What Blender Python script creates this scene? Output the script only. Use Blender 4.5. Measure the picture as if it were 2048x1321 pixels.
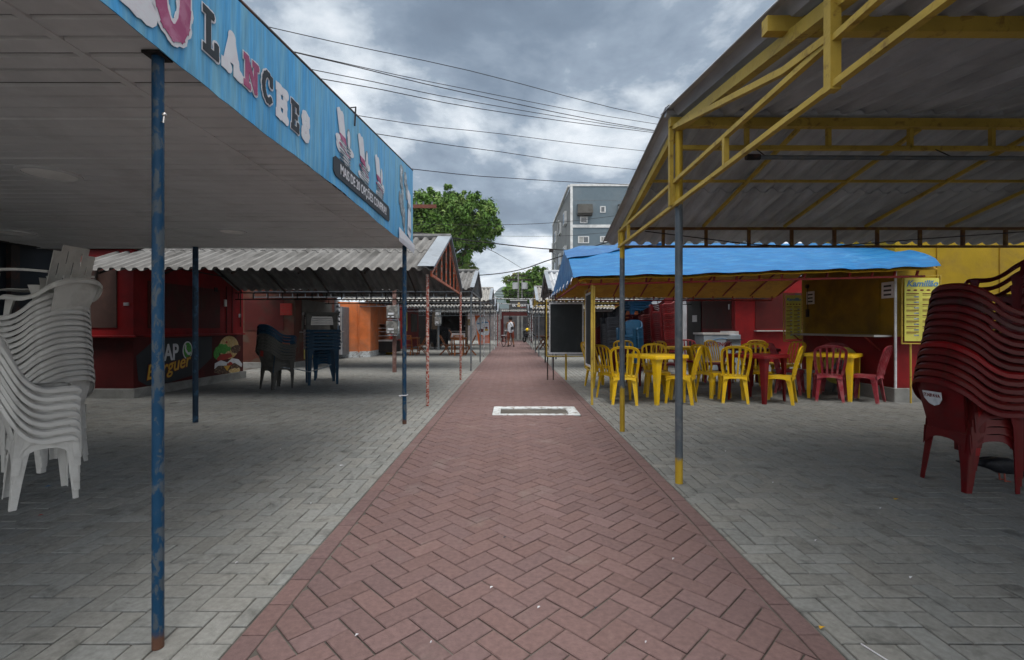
import bpy, math, random
from mathutils import Vector, Matrix
random.seed(7)
for o in list(bpy.data.objects): bpy.data.objects.remove(o)
S = bpy.context.scene
COL = S.collection
R = math.radians
# ---------------------------------------------------------------- camera
H, FP = 1.18, 936.0            # eye height, focal length in photograph pixels
cd = bpy.data.cameras.new("camera"); cam = bpy.data.objects.new("camera", cd); COL.objects.link(cam)
cam.location = (0, 0, H); cam.rotation_euler = (R(90), 0, 0)
cd.sensor_width = 36; cd.lens = 36*FP/2048; cd.shift_y = -4.5/2048
cd.clip_start = .05; cd.clip_end = 6000
S.camera = cam
# ---------------------------------------------------------------- sky and sun
W = bpy.data.worlds.new("World"); S.world = W; W.use_nodes = True
nt = W.node_tree; nt.nodes.clear()
def N(t, kind, **kw):
    n = t.nodes.new(kind)
    for k, v in kw.items(): setattr(n, k, v)
    return n
SUN_EL, SUN_AZ = 62, 165
wo = N(nt, 'ShaderNodeOutputWorld')
sky = N(nt, 'ShaderNodeTexSky', sky_type='NISHITA', sun_disc=False)
sky.sun_elevation = R(SUN_EL); sky.sun_rotation = R(SUN_AZ)
b1 = N(nt, 'ShaderNodeBackground'); b1.inputs[1].default_value = .08
nt.links.new(sky.outputs[0], b1.inputs[0])
b2 = N(nt, 'ShaderNodeBackground'); b2.inputs[1].default_value = 1.0
tc = N(nt, 'ShaderNodeTexCoord'); sp = N(nt, 'ShaderNodeSeparateXYZ'); nt.links.new(tc.outputs['Generated'], sp.inputs[0])
def math_(t, op, a, b=None, clamp=False):
    n = N(t, 'ShaderNodeMath', operation=op, use_clamp=clamp)
    for i, v in enumerate((a, b)):
        if v is None: continue
        if isinstance(v, (int, float)): n.inputs[i].default_value = v
        else: t.links.new(v, n.inputs[i])
    return n.outputs[0]
zc = math_(nt, 'MAXIMUM', sp.outputs[2], 0.0)
den = math_(nt, 'ADD', zc, .22)
cx = N(nt, 'ShaderNodeCombineXYZ')
nt.links.new(math_(nt, 'DIVIDE', sp.outputs[0], den), cx.inputs[0]); nt.links.new(math_(nt, 'DIVIDE', sp.outputs[1], den), cx.inputs[1])
cx.inputs[2].default_value = 3.7
def noise(t, vec, scale, detail=6, rough=.55, dist=0.0):
    n = N(t, 'ShaderNodeTexNoise'); n.inputs['Scale'].default_value = scale; n.inputs['Detail'].default_value = detail
    n.inputs['Roughness'].default_value = rough; n.inputs['Distortion'].default_value = dist
    if vec is not None: t.links.new(vec, n.inputs['Vector'])
    return n.outputs[0]
def ramp(t, fac, stops):
    n = N(t, 'ShaderNodeValToRGB'); t.links.new(fac, n.inputs[0]); e = n.color_ramp.elements
    while len(e) < len(stops): e.new(.5)
    for i, (p, c) in enumerate(stops): e[i].position = p; e[i].color = (*c, 1) if len(c) == 3 else c
    return n.outputs[0]
def maprange(t, v, a, b, c=0., d=1.):
    n = N(t, 'ShaderNodeMapRange'); t.links.new(v, n.inputs[0])
    for i, x in zip((1, 2, 3, 4), (a, b, c, d)): n.inputs[i].default_value = x
    return n.outputs[0]
def mixc(t, f, a, b, mode='MIX'):
    n = N(t, 'ShaderNodeMix', data_type='RGBA', blend_type=mode)
    for i, v in ((0, f), (6, a), (7, b)):
        if isinstance(v, (int, float)): n.inputs[i].default_value = v
        elif isinstance(v, tuple): n.inputs[i].default_value = (*v, 1) if len(v) == 3 else v
        else: t.links.new(v, n.inputs[i])
    return n.outputs[2]
n1 = noise(nt, cx.outputs[0], 1.15, 8, .56, .25)
n2 = noise(nt, cx.outputs[0], 3.4, 6, .6, .2)
nn = math_(nt, 'ADD', math_(nt, 'MULTIPLY', n1, .75), math_(nt, 'MULTIPLY', n2, .25))
low = maprange(nt, zc, .0, .50, .21, 0.0)          # thin bright cloud towards the horizon
nn = math_(nt, 'ADD', nn, low)
cc = ramp(nt, nn, [(.40, (.115, .155, .215)), (.50, (.165, .22, .295)), (.57, (.27, .335, .42)), (.62, (.60, .66, .72)), (.70, (1.0, 1.02, 1.05))])
up = maprange(nt, zc, .58, .90, 0.0, 1.0)          # brightness added overhead and behind the camera, out of view, to light the scene
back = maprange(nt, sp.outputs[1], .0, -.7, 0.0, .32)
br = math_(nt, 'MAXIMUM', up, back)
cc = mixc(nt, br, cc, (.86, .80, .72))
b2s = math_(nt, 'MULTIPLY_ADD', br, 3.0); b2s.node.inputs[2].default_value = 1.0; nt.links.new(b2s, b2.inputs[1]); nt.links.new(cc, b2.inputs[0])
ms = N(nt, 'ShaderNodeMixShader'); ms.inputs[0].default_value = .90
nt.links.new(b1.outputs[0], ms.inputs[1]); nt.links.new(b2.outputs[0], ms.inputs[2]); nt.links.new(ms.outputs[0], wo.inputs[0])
sd = bpy.data.lights.new("sun", 'SUN'); sd.energy = 1.3; sd.angle = R(22); sd.color = (1, .96, .9)
so = bpy.data.objects.new("sun", sd); COL.objects.link(so)
dv = Vector((math.sin(R(SUN_AZ))*math.cos(R(SUN_EL)), math.cos(R(SUN_AZ))*math.cos(R(SUN_EL)), math.sin(R(SUN_EL))))
so.rotation_euler = dv.to_track_quat('Z', 'Y').to_euler(); so.location = dv*40
S.view_settings.view_transform = 'Standard'; S.view_settings.look = 'None'; S.view_settings.exposure = 0.26; S.view_settings.gamma = 1
S.render.engine = 'CYCLES'

# ---------------------------------------------------------------- pixel helpers: a ground pixel, or a pixel at a depth, to metres
def G(px, py): k = H/(py-656.0); return ((px-1024)*k, FP*k)
def PX(px, Y): return (px-1024)*Y/FP
def PZ(py, Y): return H+(656-py)*Y/FP
def P3(px, py, Y): return Vector((PX(px, Y), Y, PZ(py, Y)))

# ---------------------------------------------------------------- materials
MATS = {}
def M(name, col, rough=.6, col2=None, amt=1., scale=5., lo=.5, hi=.62, bump=.15, bscale=50., metal=0., st=(1, 1, 1), var=.18, vscale=3., zone=None, tint=False, attr=False, spec=.18, alpha=None, dist=.5):
    m = bpy.data.materials.new(name); m.use_nodes = True; t = m.node_tree; MATS[name] = m
    bs = t.nodes['Principled BSDF']; bs.inputs['Roughness'].default_value = rough; bs.inputs['Metallic'].default_value = metal
    bs.inputs['Specular IOR Level'].default_value = spec
    c = N(t, 'ShaderNodeTexCoord'); mp = N(t, 'ShaderNodeMapping'); mp.inputs['Scale'].default_value = st
    t.links.new(c.outputs['Object'], mp.inputs[0]); v = mp.outputs[0]
    out = col
    if col2 is not None:
        f = maprange(t, noise(t, v, scale, 8, .62, dist), lo, hi, 0, amt)
        out = mixc(t, f, col, col2)
    if zone:      # (z, blend, colour): old paint up to a height of the thing
        z0, bl, zcx = zone[:3]
        s2 = N(t, 'ShaderNodeSeparateXYZ'); t.links.new(c.outputs['Object'], s2.inputs[0])
        zz = math_(t, 'ADD', s2.outputs[2], math_(t, 'MULTIPLY', noise(t, c.outputs['Object'], 30, 5), bl))
        f = maprange(t, zz, z0, z0+.02+bl*.2, 1, 0)
        if len(zone) > 3:
            f = math_(t, 'MAXIMUM', f, maprange(t, zz, zone[3], zone[3]+.02, 0, 1))
        out = mixc(t, f, out, zcx)
    g = maprange(t, noise(t, v, vscale, 5, .6), .3, .7, 1-var, 1+var)
    cb = N(t, 'ShaderNodeCombineColor')
    for i in range(3): t.links.new(g, cb.inputs[i])
    out = mixc(t, 1., out, cb.outputs[0], 'MULTIPLY')
    if tint:
        oi = N(t, 'ShaderNodeObjectInfo'); out = mixc(t, 1., out, oi.outputs['Color'], 'MULTIPLY')
    if attr:
        at = N(t, 'ShaderNodeAttribute'); at.attribute_name = 'tint'; out = mixc(t, 1., out, at.outputs['Color'], 'MULTIPLY')
    t.links.new(out, bs.inputs['Base Color'])
    if bump:
        bn = N(t, 'ShaderNodeBump'); bn.inputs['Strength'].default_value = bump; bn.inputs['Distance'].default_value = .01
        t.links.new(noise(t, v, bscale, 4), bn.inputs['Height']); t.links.new(bn.outputs[0], bs.inputs['Normal'])
    if alpha is not None: bs.inputs['Alpha'].default_value = alpha
    return m

mJoint = M('joint_sand', (.085, .08, .074), .95, (.20, .19, .175), scale=2.5, lo=.5, hi=.7, bscale=200)
mPG = M('grey_paver', (.205, .212, .208), .85, (.085, .087, .084), .7, scale=6.5, lo=.54, hi=.70, bump=.35, bscale=160, var=.16, vscale=38, attr=True, spec=.15)
mPR = M('red_paver', (.150, .101, .101), .82, (.22, .185, .175), .5, scale=2.4, lo=.58, hi=.72, bump=.35, bscale=160, var=.16, vscale=38, attr=True, spec=.15)
mAsph = M('asphalt', (.06, .06, .058), .9, (.09, .09, .085), scale=3)
mConc = M('concrete', (.24, .245, .24), .9, (.15, .15, .145), .8, scale=4, lo=.45, hi=.7, bump=.3, bscale=90)
mWhiteC = M('painted_concrete', (.48, .52, .55), .8, (.20, .18, .165), .9, scale=14, lo=.5, hi=.6, bump=.3)
mDarkPit = M('dark_iron', (.03, .032, .03), .7, (.09, .06, .04), scale=10)
mPVC = M('ceiling_pvc', (.62, .635, .65), .45, (.50, .51, .52), .5, scale=2.5, var=.08, bump=.05, bscale=20, spec=.15)
mDark = M('shadow_board', (.02, .02, .02), .9)
mBanner = M('banner_vinyl', (.055, .29, .58), .42, (.15, .36, .50), .9, scale=2.2, lo=.38, hi=.62, st=(3, 7, .55), var=.22, vscale=7, bump=.2, bscale=5, dist=.2)
mVWhite = M('vinyl_white', (.56, .58, .63), .5, (.55, .52, .58), .7, scale=18, var=.06, bump=0)
mVPink = M('vinyl_pink', (.30, .07, .16), .5, (.38, .16, .26), .8, scale=12, bump=0)
mVBlack = M('vinyl_black', (.028, .034, .042), .5, bump=0)
mVGrey = M('vinyl_grey', (.17, .21, .24), .5, (.45, .5, .55), .9, scale=12, bump=0)
mBlueP = M('blue_paint_steel', (.007, .042, .095), .45, (.065, .08, .092), .85, scale=34, lo=.50, hi=.56, st=(1, 1, .5), bump=.5, bscale=30, zone=(.06, .04, (.09, .045, .03)))
mBlueD = M('dark_blue_steel', (.012, .03, .055), .5, (.03, .08, .14), scale=9, bump=.2)
mOrangeS = M('orange_rust_steel', (.42, .085, .03), .55, (.34, .28, .25), .9, scale=26, lo=.5, hi=.56, bump=.3, zone=(-9, .1, (.3, .2, .2)))
mRustS = M('rusty_flaked_steel', (.26, .045, .03), .65, (.42, .36, .33), .9, scale=30, lo=.48, hi=.54, bump=.4)
mGreyS = M('grey_steel', (.13, .15, .17), .45, (.22, .2, .18), .6, scale=12, metal=.3)
mWhiteS = M('white_flaked_steel', (.42, .44, .46), .6, (.07, .05, .04), .9, scale=20, lo=.5, hi=.56, st=(1, 1, .6))
mYellowS = M('yellow_steel', (.42, .30, .055), .5, (.20, .12, .03), .8, scale=14, lo=.56, hi=.66, bump=.3, var=.2)
mYellowPost = M('steel_post_yellow_ends', (.09, .11, .13), .42, (.16, .17, .18), .7, scale=10, metal=.25, zone=(.22, .10, (.42, .28, .03), 2.16))
mYellowPost2 = M('steel_post_yellow_foot', (.09, .11, .13), .42, (.16, .17, .18), .7, scale=10, metal=.25, zone=(.52, .10, (.42, .28, .03), 2.02))
mRedS = M('red_steel', (.24, .025, .02), .55, (.12, .02, .02), .8, scale=9)
mBlackS = M('black_steel', (.02, .018, .018), .6, (.07, .03, .02), .8, scale=9)
mFib = M('fibre_cement', (.165, .168, .17), .85, (.08, .08, .08), .85, scale=2.2, lo=.42, hi=.66, st=(2.5, .6, 1), bump=.25, bscale=70, var=.16, vscale=6)
mFibD = M('fibre_cement_dark', (.40, .43, .47), .85, (.29, .31, .33), .8, scale=2.5, lo=.42, hi=.66, st=(2.5, .6, 1), bump=.2, bscale=70)
mFibL = M('fibre_cement_light', (.27, .27, .265), .85, (.15, .15, .145), .8, scale=3, lo=.45, hi=.66, st=(2.5, .6, 1), bump=.2)
mFlash = M('zinc_flashing', (.24, .28, .33), .45, (.16, .18, .2), .6, scale=6, metal=.4)
mTarp = M('blue_tarp', (.002, .105, .29), .5, (.02, .16, .35), .8, scale=5, st=(.5, 2.5, 2.5), var=.18, vscale=8, bump=.7, bscale=14)
mTarpD = M('blue_tarp_fold', (.02, .10, .26), .5, (.04, .16, .33), .7, scale=3, var=.14, vscale=8, bump=.6, bscale=9)
mTarpY = M('yellow_liner', (.52, .29, .02), .6, (.36, .17, .015), .7, scale=3, var=.14)
mRedW = M('red_wall', (.215, .008, .010), .55, (.12, .006, .008), .8, scale=1.6, lo=.42, hi=.66, bump=.2)
mRedD = M('dark_red_wall', (.065, .007, .007), .6, (.04, .006, .006), .7, scale=2)
mShut = M('rusty_red_shutter', (.07, .012, .011), .6, (.05, .02, .015), .8, scale=2.5)
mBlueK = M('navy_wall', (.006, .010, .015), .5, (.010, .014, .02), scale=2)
mYelW = M('yellow_wall', (.30, .20, .010), .65, (.19, .125, .025), .9, scale=1.5, lo=.48, hi=.66, bump=.2, var=.15)
mYelSh = M('yellow_shutter', (.25, .145, .008), .6, (.12, .07, .01), .9, scale=1.4, lo=.42, hi=.68, var=.15)
mOrW = M('orange_wall', (.55, .15, .045), .7, (.42, .17, .09), .8, scale=1.6, lo=.42, hi=.64, bump=.2)
mGreyW = M('grey_shutter', (.075, .075, .07), .6, (.05, .045, .04), .7, scale=2)
mBrnW = M('brown_red_wall', (.085, .028, .02), .7, (.075, .06, .045), .8, scale=2)
mBlackW = M('black_wall', (.018, .016, .016), .6, (.035, .02, .018), .7, scale=2)
mPaper = M('paper', (.62, .60, .62), .8, bump=0)
mInk = M('ink', (.05, .045, .05), .8, bump=0)
mPosterY = M('menu_yellow', (.58, .55, .11), .5, (.50, .46, .10), .8, scale=3, bump=0)
mPosterB = M('noodle_poster', (.46, .37, .06), .5, (.55, .50, .2), .8, scale=9, bump=0)
mBlueTxt = M('print_blue', (.10, .22, .38), .5, bump=0)
mGold = M('print_gold', (.55, .33, .05), .5, bump=0)
mMaroon = M('print_maroon', (.14, .02, .02), .5, bump=0)
mGreen = M('print_green', (.05, .25, .04), .5, (.12, .38, .09), .9, scale=30, bump=0)
mBun = M('print_bun', (.48, .34, .13), .5, (.62, .5, .32), .9, scale=22, bump=0)
mMeat = M('print_meat', (.06, .035, .025), .5, (.28, .18, .12), .9, scale=26, bump=0)
mTom = M('print_tomato', (.32, .03, .025), .5, (.25, .05, .04), scale=20, bump=0)
mWhitePr = M('print_white', (.60, .62, .66), .5, (.40, .44, .50), .6, scale=14, bump=0)
mAluD = M('dull_aluminium', (.35, .35, .35), .4, metal=.6)
mAlu = M('aluminium', (.62, .63, .65), .3, metal=.5, bump=.05)
mFelt = M('black_board', (.022, .028, .032), .6, (.03, .036, .04), scale=5, var=.3, vscale=1.5)
mWhitePl = M('white_plastic', (.66, .66, .64), .42, (.46, .45, .43), .7, scale=7, lo=.45, hi=.68, bump=.08, bscale=90, var=.06, tint=True)
mRedPl = M('red_plastic', (.105, .005, .007), .40, (.075, .012, .012), .7, scale=7, lo=.48, hi=.66, bump=.08, bscale=90, var=.12, tint=True)
mRedFad = M('faded_red_plastic', (.26, .022, .035), .5, (.34, .11, .12), .8, scale=8, lo=.46, hi=.64, bump=.08, var=.12, tint=True, zone=(.03, .07, (.36, .26, .25)))
mYelPl = M('yellow_plastic', (.70, .44, .008), .42, (.60, .42, .05), .8, scale=8, lo=.48, hi=.66, bump=.08, bscale=90, var=.1, tint=True, zone=(.02, .06, (.52, .44, .2)))
mGreyPl = M('grey_plastic', (.075, .075, .07), .45, (.045, .045, .045), .7, scale=7, var=.1, tint=True)
mBluePl = M('blue_plastic', (.008, .055, .115), .42, (.006, .03, .07), .7, scale=7, var=.1, tint=True)
mBlackPl = M('black_plastic', (.012, .013, .016), .45, tint=True)
mWood = M('varnished_wood', (.24, .075, .025), .5, (.36, .14, .04), .8, scale=6, st=(1, 1, 6), bump=.1)
mWoodD = M('dark_wood', (.07, .03, .02), .6, (.1, .05, .03), .8, scale=6)
mBark = M('bark', (.07, .055, .04), .9, (.04, .03, .025), scale=9, bump=.6, bscale=25)
mLeafA = M('leaf_green', (.075, .16, .028), .55, (.16, .24, .06), .9, scale=1.4, lo=.48, hi=.62, var=.35, vscale=2, bump=0, spec=.15)
mLeafB = M('leaf_olive', (.10, .16, .03), .6, (.24, .22, .06), .9, scale=1.2, lo=.5, hi=.62, var=.35, vscale=2, bump=0, spec=.15)
mHill = M('forest_hill', (.015, .036, .035), .95, (.028, .05, .045), .8, scale=.01, lo=.45, hi=.6, var=.25, vscale=.03, bump=0)
mStucco = M('grey_blue_stucco', (.115, .155, .185), .85, (.14, .175, .20), .7, scale=.5, bump=.2, bscale=20, var=.06)
mStuccoS = M('grey_stucco_side', (.17, .185, .19), .85, (.14, .15, .16), .7, scale=.5, bump=.2, bscale=20, var=.06)
mTrimW = M('white_trim', (.55, .57, .58), .6, (.42, .43, .43), .6, scale=2, bump=0)
mGlass = M('window_glass', (.03, .04, .05), .08, spec=.8, bump=0)
mCurt = M('curtain', (.30, .31, .30), .8, (.15, .15, .15), scale=4, bump=0)
mCable = M('cable_rubber', (.015, .015, .017), .6, bump=0)
mSkin = M('skin', (.22, .105, .06), .5, bump=0)
mTank = M('white_cotton', (.62, .66, .72), .85, bump=.1)
mShortR = M('rust_shorts', (.20, .05, .03), .85)
mBlackF = M('black_fabric', (.018, .018, .02), .85)
mRubber = M('rubber', (.015, .015, .015), .8)
mBikeR = M('bike_red', (.38, .05, .02), .35)
mChrome = M('chrome', (.5, .5, .5), .25, metal=.9, bump=0)
mOrSign = M('orange_sign', (.68, .13, .02), .5, bump=0)
mYelHelm = M('yellow_helmet', (.72, .50, .02), .3, bump=0)
mBirdB = M('pigeon_feathers', (.012, .013, .017), .6, (.025, .028, .036), .8, scale=30)
mBirdF = M('pigeon_foot', (.25, .07, .05), .6)
mFreez = M('freezer_enamel', (.20, .24, .28), .4, (.26, .30, .34), .8, scale=4)
mDisc = M('lamp_diffuser', (.85, .85, .84), .4, bump=0)
mLeafDry = M('dry_leaf', (.45, .28, .03), .7)
mGlassCase = M('display_glass', (.26, .27, .26), .15, spec=.8, bump=0)
mTransf = M('transformer_grey', (.40, .42, .44), .5, (.25, .26, .28), .6, scale=3)
mLeafG = M('yellow_bin_plastic', (.62, .38, .01), .45)
mBinBag = M('blue_bin_bag', (.03, .13, .24), .4)

# ---------------------------------------------------------------- mesh helpers
class MB:
    def __init__(s): s.v = []; s.f = []; s.m = []; s.k = 0
    def add(s, vs, fs):
        b = len(s.v); s.v += [tuple(v) for v in vs]
        for f in fs: s.f.append(tuple(b+i for i in f)); s.m.append(s.k)
        return s
    def box(s, x0, x1, y0, y1, z0, z1):
        x0, x1 = sorted((x0, x1)); y0, y1 = sorted((y0, y1)); z0, z1 = sorted((z0, z1))
        return s.add([(x0, y0, z0), (x1, y0, z0), (x1, y1, z0), (x0, y1, z0), (x0, y0, z1), (x1, y0, z1), (x1, y1, z1), (x0, y1, z1)],
                     [(0, 3, 2, 1), (4, 5, 6, 7), (0, 1, 5, 4), (1, 2, 6, 5), (2, 3, 7, 6), (3, 0, 4, 7)])
    def bar(s, p, q, w=.03, h=None, hint=(0, 0, 1)):
        p, q = Vector(p), Vector(q); h = w if h is None else h; d = (q-p).normalized(); hn = Vector(hint)
        if abs(d.dot(hn)) > .98: hn = Vector((1, 0, 0))
        a = d.cross(hn).normalized(); b = a.cross(d)
        vs = []
        for c in (p, q):
            for sa, sb in ((-1, -1), (1, -1), (1, 1), (-1, 1)): vs.append(c+a*sa*w/2+b*sb*h/2)
        return s.add(vs, [(0, 1, 2, 3), (7, 6, 5, 4), (0, 4, 5, 1), (1, 5, 6, 2), (2, 6, 7, 3), (3, 7, 4, 0)])
    def tube(s, pts, r, n=10, cap=True):
        pts = [Vector(p) for p in pts]; k = len(pts); rr = r if isinstance(r, (list, tuple)) else [r]*k
        up = Vector((0, 0, 1)); vs = []; fs = []
        for i, p in enumerate(pts):
            d = (pts[min(i+1, k-1)]-pts[max(i-1, 0)])
            d = d.normalized() if d.length > 1e-9 else Vector((0, 0, 1))
            if i == 0:
                hn = up if abs(d.dot(up)) < .95 else Vector((1, 0, 0)); a = d.cross(hn).normalized()
            else:
                a = (a-d*a.dot(d)).normalized()
            b = d.cross(a)
            for j in range(n):
                t = 2*math.pi*j/n; vs.append(p+(a*math.cos(t)+b*math.sin(t))*rr[i])
        for i in range(k-1):
            for j in range(n):
                fs.append((i*n+j, i*n+(j+1) % n, (i+1)*n+(j+1) % n, (i+1)*n+j))
        if cap: fs += [tuple(range(n-1, -1, -1)), tuple((k-1)*n+j for j in range(n))]
        return s.add(vs, fs)
    def lathe(s, prof, c=(0, 0, 0), n=24):
        vs = []; fs = []; c = Vector(c)
        for r, z in prof:
            for j in range(n): t = 2*math.pi*j/n; vs.append(c+Vector((r*math.cos(t), r*math.sin(t), z)))
        for i in range(len(prof)-1):
            for j in range(n): fs.append((i*n+j, i*n+(j+1) % n, (i+1)*n+(j+1) % n, (i+1)*n+j))
        return s.add(vs, fs)
    def ball(s, c, rx, ry=None, rz=None, n=12, m=8):
        ry = ry or rx; rz = rz or rx; vs = []; fs = []
        for i in range(m+1):
            a = math.pi*i/m
            for j in range(n): t = 2*math.pi*j/n; vs.append((c[0]+rx*math.sin(a)*math.cos(t), c[1]+ry*math.sin(a)*math.sin(t), c[2]-rz*math.cos(a)))
        for i in range(m):
            for j in range(n): fs.append((i*n+j, i*n+(j+1) % n, (i+1)*n+(j+1) % n, (i+1)*n+j))
        return s.add(vs, fs)
    def sheet(s, P, t=.004):           # a grid of points given a thickness
        P = [[Vector(p) for p in r] for r in P]; a, b = len(P), len(P[0]); Q = []
        for i in range(a):
            row = []
            for j in range(b):
                du = P[min(i+1, a-1)][j]-P[max(i-1, 0)][j]; dw = P[i][min(j+1, b-1)]-P[i][max(j-1, 0)]
                n = du.cross(dw); n = n.normalized() if n.length > 1e-12 else Vector((0, 0, 1)); row.append(P[i][j]-n*t)
            Q.append(row)
        vs = [p for r in P for p in r]+[p for r in Q for p in r]; o = a*b; fs = []
        for i in range(a-1):
            for j in range(b-1):
                q = (i*b+j, i*b+j+1, (i+1)*b+j+1, (i+1)*b+j); fs.append(tuple(reversed(q))); fs.append(tuple(x+o for x in q))
        for i in range(a-1):
            fs.append((i*b, (i+1)*b, (i+1)*b+o, i*b+o)); e = b-1; fs.append(((i+1)*b+e, i*b+e, i*b+e+o, (i+1)*b+e+o))
        for j in range(b-1):
            fs.append((j+1, j, j+o, j+1+o)); e = (a-1)*b; fs.append((e+j, e+j+1, e+j+1+o, e+j+o))
        return s.add(vs, fs)
    def poly(s, fr, pts, c0=0., c1=.004):      # flat outline on a frame, given a thickness
        n = len(pts); vs = [fr.P(a, b, c0) for a, b in pts]+[fr.P(a, b, c1) for a, b in pts]
        ar = sum(pts[i][0]*pts[(i+1) % n][1]-pts[(i+1) % n][0]*pts[i][1] for i in range(n))
        fs = [tuple(range(n-1, -1, -1)), tuple(range(n, 2*n))]+[(i, (i+1) % n, n+(i+1) % n, n+i) for i in range(n)]
        if ar < 0: fs = [tuple(reversed(f)) for f in fs]
        return s.add(vs, fs)
    def build(s, name, mats, parent=None, smooth=False, bevel=0, coll=True):
        me = bpy.data.meshes.new(name); me.from_pydata(s.v, [], s.f); me.update()
        if not isinstance(mats, (list, tuple)): mats = [mats]
        for m in mats: me.materials.append(m)
        if len(mats) > 1: me.polygons.foreach_set('material_index', s.m)
        if smooth:
            me.polygons.foreach_set('use_smooth', [True]*len(me.polygons))
            try: me.set_sharp_from_angle(angle=R(40))
            except Exception: pass
        o = bpy.data.objects.new(name, me); COL.objects.link(o)
        if parent is not None: o.parent = parent
        if bevel:
            b = o.modifiers.new('bevel', 'BEVEL'); b.width = bevel; b.segments = 2; b.limit_method = 'ANGLE'
        return o
class Fr:
    def __init__(s, o, r, u=(0, 0, 1)):
        s.o = Vector(o); s.r = Vector(r).normalized(); s.u = Vector(u).normalized(); s.n = s.r.cross(s.u)
    def P(s, a, b, c=0.): return s.o+s.r*a+s.u*b+s.n*c
def tag(o, label, cat, group=None, kind=None):
    if label: o['label'] = label
    if cat: o['category'] = cat
    if group: o['group'] = group
    if kind: o['kind'] = kind
    return o
def thing(name, label, cat, loc=(0, 0, 0), rz=0., group=None):
    o = bpy.data.objects.new(name, None); COL.objects.link(o); o.location = loc; o.rotation_euler = (0, 0, rz); o.empty_display_size = .1
    return tag(o, label, cat, group)
def struct(o): o['kind'] = 'structure'; return o
def copy_tree(o, parent=None, tint=None):
    c = o.copy(); COL.objects.link(c); c.parent = parent
    if tint: c.color = (*tint, 1)
    for ch in o.children: copy_tree(ch, c, tint)
    return c
def set_tint(o, t):
    o.color = (*t, 1)
    for c in o.children: set_tint(c, t)
def text(s, fr, a, b, size, mat, parent, name='lettering', c=.004, ext=.002, bold=0., shear=0., sx=1., align='CENTER', rot=0.):
    cu = bpy.data.curves.new(name, 'FONT'); cu.body = s; cu.size = size; cu.extrude = ext; cu.offset = bold; cu.shear = shear
    cu.align_x = align; cu.align_y = 'CENTER'; cu.resolution_u = 3
    t = bpy.data.objects.new(name, cu); COL.objects.link(t)
    dg = bpy.context.evaluated_depsgraph_get(); me = bpy.data.meshes.new_from_object(t.evaluated_get(dg)); bpy.data.objects.remove(t)
    mx = Matrix.Identity(4)
    cr, sr = math.cos(rot), math.sin(rot); rr = fr.r*cr+fr.u*sr; uu = fr.u*cr-fr.r*sr
    p = fr.P(a, b, c)
    for i in range(3): mx[i][0] = rr[i]*sx; mx[i][1] = uu[i]; mx[i][2] = fr.n[i]; mx[i][3] = p[i]
    me.transform(mx); me.materials.clear(); me.materials.append(mat)
    o = bpy.data.objects.new(name, me); COL.objects.link(o)
    if parent is not None: o.parent = parent
    return o
def circ(cx_, cy_, rx, ry=None, n=20, a0=0., a1=360.):
    ry = ry or rx; return [(cx_+rx*math.cos(R(a0+(a1-a0)*i/n)), cy_+ry*math.sin(R(a0+(a1-a0)*i/n))) for i in range(n)]

# ---------------------------------------------------------------- ground
mb = MB(); mb.add([(-400, -60, -.0085), (400, -60, -.0085), (400, 1500, -.0085), (-400, 1500, -.0085)], [(0, 1, 2, 3)])
struct(mb.build('ground', mJoint))
PL, PR = -1.044, 1.194          # edges of the red path
DX0, DX1, DY0, DY1 = -.27, .93, 6.32, 6.98
def clip(poly, a, b, c):        # keep a*x+b*y<=c
    out = []
    for i in range(len(poly)):
        p, q = poly[i], poly[(i+1) % len(poly)]; dp = a*p[0]+b*p[1]-c; dq = a*q[0]+b*q[1]-c
        if dp <= 0: out.append(p)
        if (dp < 0 < dq) or (dq < 0 < dp): t = dp/(dp-dq); out.append((p[0]+t*(q[0]-p[0]), p[1]+t*(q[1]-p[1])))
    return out
def inset(poly, d):
    n = len(poly); res = []
    for i in range(n):
        a, b, c = poly[i-1], poly[i], poly[(i+1) % n]
        e1 = (b[0]-a[0], b[1]-a[1]); e2 = (c[0]-b[0], c[1]-b[1]); l1 = math.hypot(*e1); l2 = math.hypot(*e2)
        if l1 < 1e-6 or l2 < 1e-6: return None
        n1 = (-e1[1]/l1, e1[0]/l1); n2 = (-e2[1]/l2, e2[0]/l2); k = 1+n1[0]*n2[0]+n1[1]*n2[1]
        if k < .25: k = .25
        res.append((b[0]+d*(n1[0]+n2[0])/k, b[1]+d*(n1[1]+n2[1])/k))
    return res
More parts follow.
